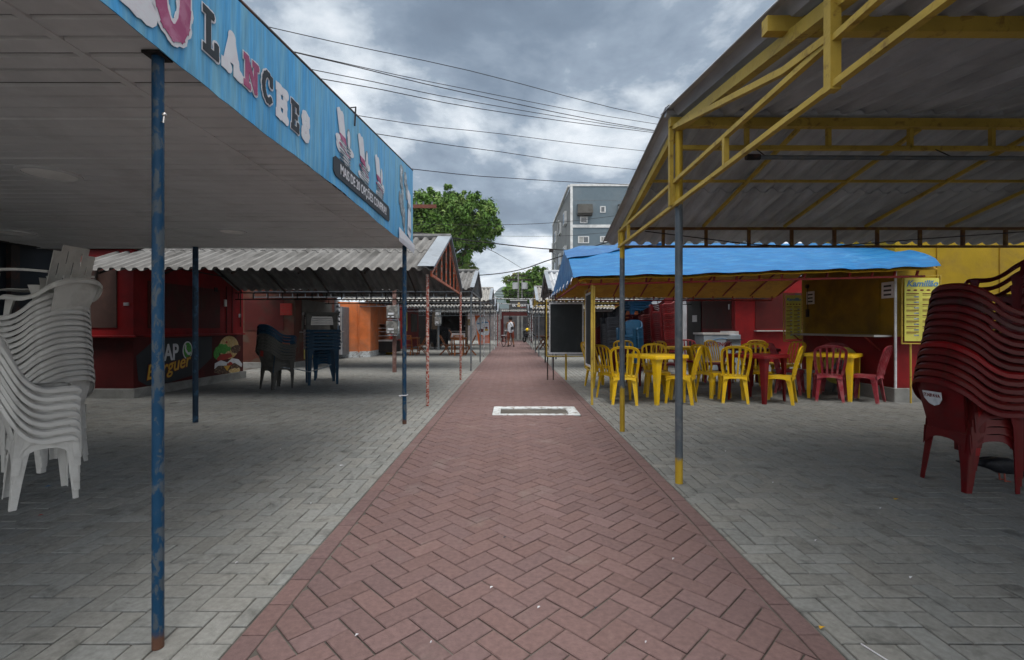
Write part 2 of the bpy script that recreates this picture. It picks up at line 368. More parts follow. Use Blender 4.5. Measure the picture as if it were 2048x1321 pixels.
class Paving:
    def __init__(s, gap=.0030): s.v = []; s.f = []; s.c = []; s.gap = gap
    def brick(s, poly, tint):
        if len(poly) < 3: return
        ar = .5*sum(poly[i][0]*poly[(i+1) % len(poly)][1]-poly[(i+1) % len(poly)][0]*poly[i][1] for i in range(len(poly)))
        if ar < 0: poly = poly[::-1]; ar = -ar
        if ar < .0012: return
        g = s.gap+random.random()*.0014
        p0 = inset(poly, g); p1 = inset(poly, g+.0036) if p0 else None
        if not p1: return
        ar1 = .5*sum(p1[i][0]*p1[(i+1) % len(p1)][1]-p1[(i+1) % len(p1)][0]*p1[i][1] for i in range(len(p1)))
        if ar1 < .0005 or ar1 > ar: return
        zt = random.uniform(-.0018, .0010) if random.random() > .04 else random.uniform(-.0035, .002); tx, ty = random.uniform(-.008, .008), random.uniform(-.008, .008)
        cx_ = sum(p[0] for p in p1)/len(p1); cy_ = sum(p[1] for p in p1)/len(p1); b = len(s.v); n = len(p0)
        s.v += [(x, y, -.012) for x, y in p0]
        s.v += [(x, y, zt-.0035+(x-cx_)*tx+(y-cy_)*ty) for x, y in p0]
        s.v += [(x, y, zt+(x-cx_)*tx+(y-cy_)*ty) for x, y in p1]
        for k in (0, n):
            for i in range(n): s.f.append((b+k+i, b+k+(i+1) % n, b+k+n+(i+1) % n, b+k+n+i)); s.c.append(tint)
        s.f.append(tuple(b+2*n+i for i in range(n))); s.c.append(tint)
    def build(s, name, mat):
        me = bpy.data.meshes.new(name); me.from_pydata(s.v, [], s.f); me.materials.append(mat)
        at = me.color_attributes.new('tint', 'FLOAT_COLOR', 'CORNER'); buf = []
        for f, c in zip(s.f, s.c): buf += [c[0], c[1], c[2], 1.]*len(f)
        at.data.foreach_set('color', buf); me.update()
        o = bpy.data.objects.new(name, me); COL.objects.link(o); return o
def tint(v=.13, warm=.02):
    k = 1+random.gauss(0, v*.6); k = max(.6, min(1.4, k)); w = random.uniform(-warm, warm); return (k*(1+w), k, k*(1-w))
def herring(x0, x1, y0, y1, ox, oy):
    W_ = .1
    for i in range(int((x0-ox)/W_)-2, int((x1-ox)/W_)+2):
        for j in range(int((y0-oy)/W_)-2, int((y1-oy)/W_)+2):
            c = (i-j) % 4; X, Y = ox+i*W_, oy+j*W_
            if c == 0: yield [(X, Y), (X+.2, Y), (X+.2, Y+.1), (X, Y+.1)]
            elif c == 3: yield [(X, Y), (X+.1, Y), (X+.1, Y+.2), (X, Y+.2)]
YEND = 43.0
for nm, xa, xb, ox in (('left', -7.4, PL-.002, -.02), ('right', PR+.002, 7.4, .03)):
    pv = Paving()
    for q in herring(xa-.2, xb+.2, -.4, YEND, ox, .05):
        if max(p[0] for p in q) < xa or min(p[0] for p in q) > xb: continue
        q = clip(q, 1, 0, xb); q = clip(q, -1, 0, -xa) if q else q
        if q: pv.brick(q, tint(.085))
    struct(pv.build('pavement', mPG))
pv = Paving(.0022); rt = math.sqrt(.5)
y = -.4
while y < YEND:
    for xa, xb in ((PL, PL+.098), (PR-.098, PR)):
        if not (xb > 1.1 and False): pv.brick([(xa, y), (xb, y), (xb, y+.2), (xa, y+.2)], tint(.065))
    y += .2
xa, xb = PL+.1, PR-.1
L = 50
for i in range(-30, 480):
    for j in range(-480, 480):
        c = (i-j) % 4
        if c not in (0, 3): continue
        # rotated lattice (45 degrees): quick reject on the centre
        a, b = i*.1, j*.1; wx, wy = (a-b)*rt+.07, (a+b)*rt
        if wx < xa-.3 or wx > xb+.3 or wy < -.5 or wy > YEND: continue
        q = [(a, b), (a+.2, b), (a+.2, b+.1), (a, b+.1)] if c == 0 else [(a, b), (a+.1, b), (a+.1, b+.2), (a, b+.2)]
        q = [((u-w)*rt+.07, (u+w)*rt) for u, w in q]
        q = clip(q, 1, 0, xb); q = clip(q, -1, 0, -xa) if q else q
        if not q: continue
        if all(DX0-.02 < p[0] < DX1+.02 and DY0-.02 < p[1] < DY1+.02 for p in q): continue
        if min(p[0] for p in q) < DX1 and max(p[0] for p in q) > DX0 and min(p[1] for p in q) < DY1 and max(p[1] for p in q) > DY0:
            # cut the paver along the drain frame
            opts = [clip(q, 0, 1, DY0), clip(q, 0, -1, -DY1), clip(q, 1, 0, DX0), clip(q, -1, 0, -DX1)]
            opts = [p for p in opts if len(p) > 2]
            if not opts: continue
            q = max(opts, key=lambda p: abs(sum(p[k][0]*p[(k+1) % len(p)][1]-p[(k+1) % len(p)][0]*p[k][1] for k in range(len(p)))))
        pv.brick(q, tint(.065))
struct(pv.build('path', mPR))
mb = MB(); mb.box(-60, 60, YEND, YEND+7, -.1, -.004); struct(mb.build('road', mAsph))
mb = MB(); mb.box(-60, 60, YEND-.12, YEND, -.1, .006); struct(mb.build('kerb_strip', mConc))
# grey mortar patches on the red path
# drain
dr = thing('storm_drain', 'rectangular storm drain with whitewashed cement frame set in the red path', 'drain', (.33, 6.65, 0))
mb = MB()
def ring(mb, x0, x1, y0, y1, ix0, ix1, iy0, iy1, z0, z1):
    mb.box(x0, x1, y0, iy0, z0, z1); mb.box(x0, x1, iy1, y1, z0, z1); mb.box(x0, ix0, iy0, iy1, z0, z1); mb.box(ix1, x1, iy0, iy1, z0, z1)
ring(mb, -.60, .60, -.33, .33, -.49, .45, -.25, .18, -.10, .008); mb.build('frame', mWhiteC, dr, bevel=.01)
mb = MB(); mb.box(-.50, .46, -.26, .19, -.24, -.20); mb.build('pit', mDarkPit, dr)
mb = MB(); mb.box(-.49, .45, -.05, -.02, -.055, -.02)
for x in (-.17, .14): mb.box(x, x+.03, -.25, .18, -.06, -.025)
mb.build('grate', mDarkPit, dr)

# ---------------------------------------------------------------- corrugated roofing
def corr(mb, x0, x1, A, B, pitch=.172, amp=.024, t=.006, sheet_w=1.03, jit=.004, rows=2):
    (ya, za), (yb, zb) = A, B; d = Vector((0, yb-ya, zb-za)); n = Vector((0, -(zb-za), yb-ya)).normalized()
    if n.z < 0: n = -n
    x = x0; sg = 1 if x1 > x0 else -1; per = 8; k = 0
    while (x1-x)*sg > .01:
        w = min(sheet_w, abs(x1-x)); w2 = w+(.07 if abs(x1-x) > sheet_w+.01 else 0); cols = max(2, int(round(w2/pitch*per))); dz = random.uniform(0, jit)+(.008 if k % 2 else 0); dy = random.uniform(-.012, .012)
        for r in range(rows):
            f0, f1 = r/rows, (r+1)/rows+(.02 if r < rows-1 else 0)
            g = []
            for f in (f0, f1):
                row = []
                for c in range(cols+1):
                    xx = x+sg*w2*c/cols; ph = 2*math.pi*(xx-x0)/pitch; s_ = math.sin(ph); s_ = max(-1, min(1, s_*1.9))
                    p = Vector((xx, ya, za))+d*f+n*(amp*s_+dz+(.012*(r % 2)))+Vector((0, dy, 0)); row.append(p)
                g.append(row)
            mb.sheet(g if sg*(1 if yb > ya else -1) < 0 else g[::-1], t)
        x += sg*w; k += 1
    return mb
def boxtruss(mb, P, Q, zl, zu, step, w=.03, dirv=None):
    P, Q = Vector(P), Vector(Q); P.z = zu; Q.z = zu; mb.bar(P, Q, w, w*1.2); P2, Q2 = P.copy(), Q.copy(); P2.z = zl; Q2.z = zl; mb.bar(P2, Q2, w, w)
    n = max(1, int((Q-P).length/step))
    for i in range(n+1):
        a = P.lerp(Q, i/n); mb.bar((a.x, a.y, zl+w*.5), (a.x, a.y, zu-w*.6), w*.8)
def post(name, x, y, z, r, mat, parent, n=14, foot=False):
    mb = MB(); mb.tube([(x, y, .0), (x+random.uniform(-.002, .002), y, z*.5), (x, y, z)], r, n)
    if foot: mb.box(x-r*1.8, x+r*1.8, y-r*1.8, y+r*1.8, .0, .006)
    return mb.build(name, mat, parent, smooth=True)

# ---------------------------------------------------------------- near left canopy with the blue banner
XB = -1.262; ZC = 2.19; YB = 5.93
lc = thing('shop_canopy', 'flat white-slatted canopy with blue lettered fascia over the near left pavement', 'canopy', (0, 0, 0))
mb = MB(); y = -1.0
while y < YB-.02:
    w = .105+random.uniform(-.001, .001); dz = random.choice((0, 0, 0, .002, .004)); g = random.choice((.008, .009, .012, .018))
    for xa, xb in ((-9.4, -1.60), (-1.575, XB-.012)):
        z0 = ZC+dz; e = .006
        mb.add([(xa, y+g/2, z0+.012), (xa, y+g/2+e, z0), (xa, y+w-g/2-e, z0), (xa, y+w-g/2, z0+.012), (xb, y+g/2, z0+.012), (xb, y+g/2+e, z0), (xb, y+w-g/2-e, z0), (xb, y+w-g/2, z0+.012)],
               [(0, 1, 5, 4), (1, 2, 6, 5), (2, 3, 7, 6)])
    y += w
mb.build('ceiling_slats', mPVC, lc)
mb = MB(); mb.box(-1.605, -1.57, -1, YB-.02, ZC-.004, ZC+.01); mb.build('joint_strip', mPVC, lc)
mb = MB(); mb.box(-9.4, XB-.02, YB-.035, YB, ZC-.006, ZC+.05); mb.build('edge_trim', mPVC, lc)
def ztop(y): return 2.41+.1275*y
mb = MB()
pts = [(-1.0, ZC+.03), (YB-.04, ZC+.03), (YB-.04, ztop(YB)-.02), (-1.0, ztop(-1)-.02)]
vs = [(x, p[0], p[1]) for x in (-9.4, XB-.014) for p in pts]
mb.add(vs, [(3, 2, 1, 0), (4, 5, 6, 7), (0, 1, 5, 4), (1, 2, 6, 5), (2, 3, 7, 6), (3, 0, 4, 7)]); mb.build('roof_core', mBlackW, lc)
fb = Fr((XB, 0, 0), (0, 1, 0))
mb = MB(); g = []
nY, nZ = 120, 12
for i in range(nZ+1):
    row = []
    for j in range(nY+1):
        yy = -1.0+(YB+.01+1.0)*j/nY; f = i/nZ; zb = ZC-.012+.010*math.sin(yy*2.3)*(1 if yy > 2 else .3); zt = ztop(yy)
        wv = (.004*math.sin(yy*9.7)+.002*math.sin(yy*31))*max(0, 1-f*8)
        row.append((XB+.004+wv, yy, zb+(zt-zb)*f))
    g.append(row)
mb.sheet(g[::-1], .004); ban = mb.build('fascia_banner', mBanner, lc, smooth=True)
mb = MB(); mb.tube([(XB-.01, -1, ztop(-1)+.012), (XB-.01, YB+.02, ztop(YB)+.012)], .016, 8); mb.bar((XB-.02, -1, ztop(-1)-.01), (XB-.02, YB+.01, ztop(YB)-.01), .02, .03)
mb.build('top_rail', mBlackS, lc)
mb = MB(); mb.tube([(XB+.012, 3.72, ztop(3.72)-.10), (XB+.02, 3.72, ztop(3.72)+.05), (XB-.06, 3.78, ztop(3.72)+.07), (XB-.06, 3.78, ztop(3.72)-.02)], .006, 6); mb.build('hook', mBlackS, lc)
mb = MB(); a0 = 5.15
mb.sheet([[(XB+.022, y, ZC+.10-.06*(y-a0)/.8), (XB+.024, y+.005, ZC-.005), (XB+.016, y+.01, ZC-.05-.02*(y-a0))][::-1] for y in [a0+k*.1 for k in range(9)]], .003); mb.build('torn_flap', mVWhite, lc)
# slab-serif lettering from strokes
def stroke_glyph(ch):
    s = []
    if ch == 'L': s = [((.3, 0), (.3, 1)), ((.05, 1), (.55, 1)), ((.05, 0), (.85, 0)), ((.82, 0), (.82, .28))]
    elif ch == 'A': s = [((.1, 0), (.5, 1)), ((.5, 1), (.9, 0)), ((.25, .35), (.75, .35)), ((-.05, 0), (.25, 0)), ((.75, 0), (1.05, 0))]
    elif ch == 'N': s = [((.15, 0), (.15, 1)), ((.15, 1), (.85, 0)), ((.85, 0), (.85, 1)), ((-.02, 1), (.2, 1)), ((-.02, 0), (.34, 0)), ((.68, 1), (1.02, 1))]
    elif ch == 'H': s = [((.15, 0), (.15, 1)), ((.85, 0), (.85, 1)), ((.15, .5), (.85, .5)), ((0, 0), (.3, 0)), ((0, 1), (.3, 1)), ((.7, 0), (1, 0)), ((.7, 1), (1, 1))]
    elif ch == 'E': s = [((.2, 0), (.2, 1)), ((.02, 1), (.85, 1)), ((.02, 0), (.88, 0)), ((.2, .5), (.65, .5)), ((.83, 1), (.83, .78)), ((.86, 0), (.86, .24))]
    elif ch == 'U': s = [((.15, 1), (.15, .35)), ((.85, 1), (.85, .35)), ((0, 1), (.3, 1)), ((.7, 1), (1, 1))]+[((.5-.35*math.cos(R(a)), .35-.35*math.sin(R(a))), (.5-.35*math.cos(R(a+30)), .35-.35*math.sin(R(a+30)))) for a in range(0, 180, 30)]
    elif ch == 'C': s = [((.5+.42*math.cos(R(a)), .5+.5*math.sin(R(a))), (.5+.42*math.cos(R(a+26)), .5+.5*math.sin(R(a+26)))) for a in range(50, 310, 26)]+[((.82, .95), (.82, .68))]
    elif ch == 'S':
        q = [(.85, .78), (.72, .95), (.5, 1), (.28, .96), (.16, .78), (.25, .6), (.5, .5), (.75, .4), (.86, .22), (.72, .05), (.5, 0), (.28, .04), (.15, .22)]; s = list(zip(q[:-1], q[1:]))+[((.86, .95), (.86, .7)), ((.14, .3), (.14, .05))]
    return s
def glyph(mb, fr, ch, a, b, w, h, th, c, fat=False):
    k = 0
    for (p, q) in stroke_glyph(ch):
        x0, y0, x1, y1 = a+p[0]*w, b+p[1]*h, a+q[0]*w, b+q[1]*h; dx, dy = x1-x0, y1-y0; l = math.hypot(dx, dy) or 1; dx /= l; dy /= l
        e = th*.5; nx, ny = -dy*th*.5, dx*th*.5; x0 -= dx*e*.7; y0 -= dy*e*.7; x1 += dx*e*.7; y1 += dy*e*.7
        mb.poly(fr, [(x0-nx, y0-ny), (x1-nx, y1-ny), (x1+nx, y1+ny), (x0+nx, y0+ny)], c-.001, c+.00006*k); k += 1
        mb.poly(fr, circ(a+q[0]*w, b+q[1]*h, th*(.48 if not fat else .60), n=12), c-.001, c+.00006*k); k += 1
lets = [('A', 1.32, 2.27, .27, .34, 'w'), ('U', 1.635, 2.27, .185, .36, 'p'), ('L', 1.90, 2.325, .10, .155, 'k'), ('A', 2.04, 2.335, .11, .145, 'w'), ('N', 2.195, 2.33, .105, .125, 'p'),
        ('C', 2.35, 2.345, .10, .135, 'k'), ('H', 2.50, 2.33, .10, .14, 'w'), ('E', 2.66, 2.33, .09, .14, 'k'), ('S', 2.80, 2.33, .085, .14, 'w')]
for ch, a, b, w, h, c in lets:
    th = .031 if w < .16 else .058
    mb = MB(); glyph(mb, fb, ch, a, b, w, h, th*(1.38 if c != 'w' else 1.5), .0092, True); lt = mb.build('letter', mVWhite, ban)
    if c != 'w': mb = MB(); glyph(mb, fb, ch, a, b, w, h, th, .0118); mb.build('letter_face', mVPink if c == 'p' else mVBlack, lt)
mb = MB(); mb.poly(fb, [(3.32, 2.26), (4.74, 2.255), (4.78, 2.28), (4.78, 2.385), (4.74, 2.41), (3.32, 2.40), (3.28, 2.375), (3.28, 2.285)], .008, .012); pl = mb.build('slogan_plate', mVBlack, ban)
text('MAIS DE 20 OPÇÕES CONFIRA!!', fb, 4.03, 2.332, .105, mVWhite, ban, 'slogan', c=.0135, ext=.0006, bold=.0014, sx=.84)
# faded snack and milkshake pictures
for (a, s) in ((3.42, 1.0), (3.88, .92), (4.35, .84)):
    mb = MB(); mg = MB(); mpk = MB()
    for q in range(7): mb.poly(fb, circ(a+random.uniform(-.04, .22)*s, 2.42+random.uniform(.02, .17)*s, random.uniform(.05, .09)*s, random.uniform(.03, .055)*s, 12), .008, .0095+.0003*q)
    mb.poly(fb, [(a-.02, 2.60*s+2.62*(1-s)), (a+.10, 2.60*s+2.62*(1-s)), (a+.055, 2.76), (a+.03, 2.775), (a, 2.765), (a-.03, 2.78), (a-.075, 2.755)], .008, .0122)
    mpk.poly(fb, [(a+.0, 2.56), (a+.12, 2.55), (a+.10, 2.60), (a-.02, 2.60)], .008, .0128)
    mpk.poly(fb, [(a-.03, 2.515), (a+.2, 2.475), (a+.2, 2.49), (a-.03, 2.53)], .008, .0131)
    for q in range(7):
        yy = 2.415+q*.022*s; mg.poly(fb, [(a-.02+.01*(q % 3), yy), (a+.2, yy-.008), (a+.21, yy), (a-.01, yy+.008)], .008, .0126+.0002*q)
    mg.poly(fb, circ(a+.17*s, 2.62*s+2.64*(1-s), .035, .085, 12), .008, .0116); mb.poly(fb, circ(a+.17*s, 2.62*s+2.64*(1-s), .024, .07, 12), .008, .0124)
    sn = mb.build('snack_picture', mVWhite, ban); mg.build('snack_outline', mVGrey, sn); mpk.build('snack_stripe', mVPink, sn)
mg = MB(); mb = MB()
for (a, b, rx, ry) in ((5.32, 2.98, .08, .05), (5.30, 2.86, .06, .10), (5.36, 2.72, .05, .11), (5.33, 2.58, .08, .13), (5.42, 2.46, .07, .12), (5.45, 2.36, .03, .08), (5.50, 2.92, .07, .09), (5.58, 2.80, .06, .10), (5.22, 2.63, .03, .08)):
    mg.poly(fb, circ(a, b, rx, ry, 14), .008, .0098+.0004*(int(a*100) % 7))
mb.poly(fb, [(5.60, 2.30), (5.72, 2.26), (5.78, 2.34), (5.74, 2.80), (5.64, 2.84)], .012, .018)
mg.poly(fb, [(5.60, 2.62), (5.76, 2.60), (5.76, 2.66), (5.60, 2.68)], .012, .0195); mg.poly(fb, [(5.62, 2.36), (5.77, 2.34), (5.77, 2.38), (5.62, 2.40)], .012, .0196)
mg.build('faded_grey_picture', mVGrey, ban); mb.build('faded_white_picture', mVWhite, ban)
pA = G(316, 1295); pB = G(809, 848); pC = G(391, 845)
p_ = post('post', pA[0], pA[1], ZC-.002, .0195, mBlueP, lc, 20, foot=False); p_['label'] = 'near blue post with flaking paint and rust at its foot'
mb = MB(); mb.box(pA[0]-.035, pA[0]+.03, pA[1]-.035, pA[1]+.035, ZC-.012, ZC-.003); mb.build('post_plate', mBlackS, lc)
mb = MB(); mb.tube([(pA[0]+.02, pA[1]-.01, 1.935), (pA[0]+.035, pA[1]-.02, 1.93), (pA[0]+.038, pA[1]-.02, 1.955)], .004, 8); mb.ball((pA[0]+.038, pA[1]-.02, 1.958), .008); mb.build('post_hook', mChrome, lc, smooth=True)
post('post', pB[0], pB[1], ZC-.002, .026, mBlueP, lc); post('post', pC[0], pC[1], ZC-.002, .032, mBlueD, lc)
mb = MB(); mb.tube([(pB[0]-.06, pB[1]-.03, .35), (pB[0]+.03, pB[1]-.03, .352), (pB[0]+.035, pB[1]+.03, .352), (pB[0]-.03, pB[1]+.03, .35), (pB[0]-.05, pB[1]-.02, .34)], .007, 6); mb.build('cable_tie', mVWhite, lc)
for i, (px, py, w, lb) in enumerate(((100, 347, 100, 'round flush ceiling lamp left of the near blue post'), (464, 463, 53, 'round flush ceiling lamp above the dark rear post'), (32, 466, 62, 'round flush ceiling lamp at the far left edge by the navy wall'))):
    Y = (ZC-H)*FP/(656-py); x = PX(px, Y); r = w*Y/FP/2
    t_ = thing('ceiling_lamp', lb, 'ceiling lamp', (x, Y, ZC), 0, 'round lamps in the left canopy ceiling')
    mb = MB(); mb.lathe([(r*.82, -.004), (r*.84, -.012), (r, -.010), (r, .008)], n=32); mb.build('rim', mPVC, t_, smooth=True)
    mb = MB(); mb.lathe([(0, -.007), (r*.5, -.008), (r*.83, -.006)], n=32); mb.build('diffuser', mDisc, t_, smooth=True)

# ---------------------------------------------------------------- canopies
def gable_canopy(label, s, xin, xout, y0, y1, ze, zr, posts, mroof, msteel, mpost, group=None, zp=None, under=True, flash=True, pr=.024, xin2=None, verts=True, ftruss=True, fw=.10):
    """s = -1 left of the path, +1 right; ridge runs across, gable end towards the path"""
    t = thing('market_canopy', label, 'canopy', (0, 0, 0), 0, group); ym = (y0+y1)/2
    for A, B in (((y0, ze), (ym+.04, zr)), ((y1, ze), (ym-.04, zr))):
        mb = MB(); corr(mb, xin, xout, A, B, rows=2); mb.build('roof_sheet', mroof, t, smooth=True)
    if flash:
        mb = MB(); w = .02
        for A, B in (((y0-.02, ze+.03), (ym, zr+.04)), ((y1+.02, ze+.03), (ym, zr+.04))):
            mb.sheet([[(xin-s*.01, A[0], A[1]-.03), (xin-s*.012, A[0], A[1]+.012), (xin+s*fw, A[0], A[1]+.014)], [(xin-s*.01, B[0], B[1]-.03), (xin-s*.012, B[0], B[1]+.012), (xin+s*fw, B[0], B[1]+.014)]], .003)
        mb.build('verge_flashing', mFlash, t)
        mb = MB(); mb.tube([(xin, ym, zr+.035), (xout, ym, zr+.035)], .05, 8); mb.build('ridge_cap', mroof, t, smooth=True)
    xg = xin+s*.05
    zt0, zt1 = ze-.05, zr-.06; py0, py1 = posts[0][1], posts[1][1]
    zp = ze-.03 if zp is None else zp
    mb = MB(); mb.bar((xg, y0+.08, zt0), (xg, ym, zt1), .03, .045); mb.bar((xg, y1-.08, zt0), (xg, ym, zt1), .03, .045)
    mb.bar((xg, y0+.08, zt0-.03), (xg, y1-.08, zt0-.03), .028, .04)
    if verts:
        for k in range(1, 7):
            yy = y0+(y1-y0)*k/7; zz = zt0+(zt1-zt0)*(1-abs(yy-ym)/(ym-y0)); mb.bar((xg, yy, zt0-.03), (xg, yy, zz-.02), .022)
    mb.build('gable_truss', msteel, t)
    if under:
        for yy in ((y0+.10, y1-.10) if ftruss else (y1-.10,)):
            mb = MB(); boxtruss(mb, (xg, yy, 0), (xout, yy, 0), zt0-.17, zt0-.02, .33, .024); mb.build('eave_truss', msteel if yy < ym else mBlackS, t)
        mb = MB(); boxtruss(mb, (xg, ym, 0), (xout, ym, 0), zt1-.2, zt1-.01, .6, .024); mb.build('ridge_truss', mBlackS, t)
        k = 1
        while k*1.0 < abs(xout-xg):
            x = xg+s*k*1.0; mb = MB(); mb.bar((x, y0+.1, zt0), (x, ym, zt1), .024, .03); mb.bar((x, y1-.1, zt0), (x, ym, zt1), .024, .03); mb.build('rafter', mBlackS, t); k += 1
    for (x, y, m) in posts:
        post('post', x, y, ze-.06, pr, m or mpost, t)
    return t
LG = 'gabled canopies along the left of the path'; RG = 'gabled canopies along the right of the path'
D = G(855, 812); E = G(921, 760)
gable_canopy('grey corrugated canopy with orange steel gable, nearest of the gabled ones on the left', -1, -1.16, -6.62, 6.93, 10.85, 2.05, 2.88, [(D[0], D[1], mRustS), (E[0], E[1], mRustS)], mFib, mOrangeS, mRustS, LG, ftruss=False, fw=.24)
F_ = G(942, 742); G2 = G(960.4, 725)
gable_canopy('second grey gabled canopy on the left, on dark steel posts', -1, -1.03, -7.0, 12.6, 16.2, 2.23, 2.90, [(F_[0], F_[1], None), (G2[0], G2[1], None)], mFib, mGreyS, mGreyS, LG)
H_ = G(968, 714); I_ = G(980, 706.7)
gable_canopy('third gabled canopy on the left with a white flaking front post', -1, -.82, -6.8, 18.6, 22.1, 2.26, 2.87, [(H_[0], H_[1], mWhiteS), (I_[0], I_[1], mGreyS)], mFibL, mGreyS, mGreyS, LG)
gable_canopy('fourth gabled canopy on the left with a pale sheet over its end', -1, -.88, -6.8, 24.2, 28.0, 2.26, 2.85, [(-.93, 24.6, mWhiteS), (-.93, 27.6, mWhiteS)], mFibL, mGreyS, mGreyS, LG)
gable_canopy('fifth gabled canopy on the left, just before the crossing roof', -1, -.9, -6.8, 30.4, 33.8, 2.2, 2.8, [(-.95, 30.8, mRedS), (-.95, 33.5, mWhiteS)], mFibL, mGreyS, mGreyS, LG)
gable_canopy('small grey gabled canopy on the right behind the blue tarpaulin', 1, 1.0, 7.0, 12.7, 16.2, 2.2, 2.88, [(1.13, 13.0, mGreyS), (1.13, 15.9, mBlackS)], mFibD, mBlackS, mBlackS, RG)
gable_canopy('light grey gabled canopy on the right with yellow gable boards', 1, .98, 7.0, 18.9, 22.4, 2.25, 2.95, [(1.1, 19.2, mGreyS), (1.1, 22.0, mGreyS)], mFibL, mYellowS, mGreyS, RG)
gable_canopy('farthest gabled canopy on the right with white posts', 1, 1.0, 7.0, 25.0, 28.4, 2.2, 2.75, [(1.1, 25.2, mWhiteS), (1.12, 28.0, mWhiteS)], mFibL, mGreyS, mWhiteS, RG)
gable_canopy('low gabled canopy on the right beside the crossing roof', 1, 1.1, 7.0, 31.0, 34.4, 2.15, 2.7, [(1.2, 31.2, mWhiteS), (1.2, 34.0, mWhiteS)], mFibL, mGreyS, mWhiteS, RG)

# near right canopy: yellow steel
rc = thing('market_canopy', 'large corrugated canopy on yellow steel trusses over the near right pavement', 'canopy', (0, 0, 0), 0, RG)
P1 = G(1358, 967); P2 = G(1244.5, 863)
XG = 1.262; YR = 3.55; XO = 1.144; XF = 9.2
mb = MB(); corr(mb, XO, XF, (5.94, 2.255), (YR-.05, 2.815), pitch=.176, rows=2); mb.build('roof_sheet', mFibD, rc, smooth=True)
mb = MB(); corr(mb, XO, XF, (-1.2, 2.115), (YR+.05, 2.81), pitch=.176, rows=2); mb.build('roof_sheet', mFibD, rc, smooth=True)
mb = MB(); mb.tube([(XO+.02, YR, 2.812), (XF, YR, 2.812)], .035, 8); mb.build('ridge_cap', mFibD, rc, smooth=True)
zr_ = lambda y: (2.745-(y-YR)*.236) if y > YR else 2.745-(YR-y)*.151
mb = MB(); mb.bar((XG, 5.36, zr_(5.36)-.035), (XG, YR, 2.70), .045, .06); mb.bar((XG, YR, 2.70), (XG, -1.1, zr_(-1.1)-.04), .05, .062); mb.build('end_rafter', mYellowS, rc)
mb = MB()
mb.bar((XG-.03, 5.40, 2.11), (XG-.03, -1.1, 2.11), .028, .026); mb.bar((XG-.03, 5.40, 2.285), (XG-.03, -1.1, 2.285), .028, .026)
for y in (5.36, 4.95, 3.56, 2.70, .95, .1, -.8): mb.bar((XG-.03, y, 2.11), (XG-.03, y, 2.285), .028, .03)
mb.bar((XG-.03, 1.80, 2.09), (XG-.03, 1.80, zr_(1.8)-.02), .04, .042); mb.bar((XG-.05, 3.57, 2.11), (XG-.05, 3.57, 2.72), .034, .03)
mb.bar((XG-.034, YR, 2.70), (XG-.034, 2.10, 2.335), .032, .032); mb.bar((XG-.034, 2.10, 2.335), (XG-.034, 1.80, 2.30), .032, .032)
mb.build('end_truss', mYellowS, rc)
mb = MB(); mb.bar((XO+.05, YR, 2.735), (XF, YR, 2.70), .055, .065); mb.bar((XG, YR, 2.545), (XF, YR, 2.525), .03, .032)
x = 1.78
while x < XF: mb.bar((x, YR, 2.545), (x, YR, 2.69), .03); x += .62
mb.build('ridge_truss', mYellowS, rc)
mb = MB(); mb.bar((XO+.0, 2.12, 2.545), (XF, 2.12, 2.52), .05, .07); mb.bar((XO+.03, .7, 2.33), (XF, .7, 2.33), .05, .07); mb.build('purlin', mYellowS, rc)
mb = MB(); mb.bar((XG, 4.36, 2.545), (XF, 4.36, 2.545), .022, .022); mb.build('purlin', mYellowS, rc)
mb = MB(); mb.bar((XG-.03, 5.36, 2.315), (XF, 5.36, 2.315), .03, .03); mb.bar((XG-.03, 5.36, 2.11), (XF, 5.36, 2.11), .026, .026)
x = XG+.47
while x < XF: mb.bar((x, 5.36, 2.12), (x, 5.36, 2.30), .03); x += .49
mb.build('eave_truss', M('brown_steel', (.10, .045, .015), .6, (.2, .12, .02), .7, scale=8), rc)
for k in range(1, 8):
    x = XG+.88*k+.03*k*1.6
    mb = MB(); mb.bar((x, 5.36, 2.34), (x, YR+.03, 2.70), .026, .03); mb.build('rafter', mYellowS, rc)
for (p, z, m) in ((P1, 2.70, mYellowPost), (P2, 2.30, mYellowPost2)):
    post('post', p[0], p[1], z, .0285, m, rc, 18)
mb = MB(); mb.bar((5.15, YR-.05, 2.62), (5.6, 1.2, 2.33), .05, .07); mb.build('rafter', mYellowS, rc)
tl = thing('tube_lamp', 'long unlit fluorescent tube lamp slung under the yellow roof truss', 'lamp', (0, 0, 0))
mb = MB(); mb.tube([(1.72, 3.40, 2.418), (5.2, 3.40, 2.405)], .016, 10); mb.build('tube', mGreyS, tl, smooth=True)
mb = MB(); mb.tube([(1.70, 3.40, 2.42), (1.80, 3.40, 2.42)], .022, 10); mb.build('holder', mBlackS, tl)
for x in (1.85, 3.2, 4.4): mb = MB(); mb.bar((x, 3.40, 2.42), (x, 3.54, 2.53), .006); mb.build('hanger', mBlackS, tl)
# thin electric wires along the eave truss
mb = MB(); pts = [P3(1290, 463, 5.3), P3(1500, 489, 5.3), P3(1640, 495, 5.3), P3(1850, 478, 5.3), P3(2048, 464, 5.3), P3(2200, 455, 5.3)]
mb.tube(pts, .006, 6); tag(mb.build('wire', mCable), 'thin black wire sagging along the far eave truss of the yellow canopy', 'wire')

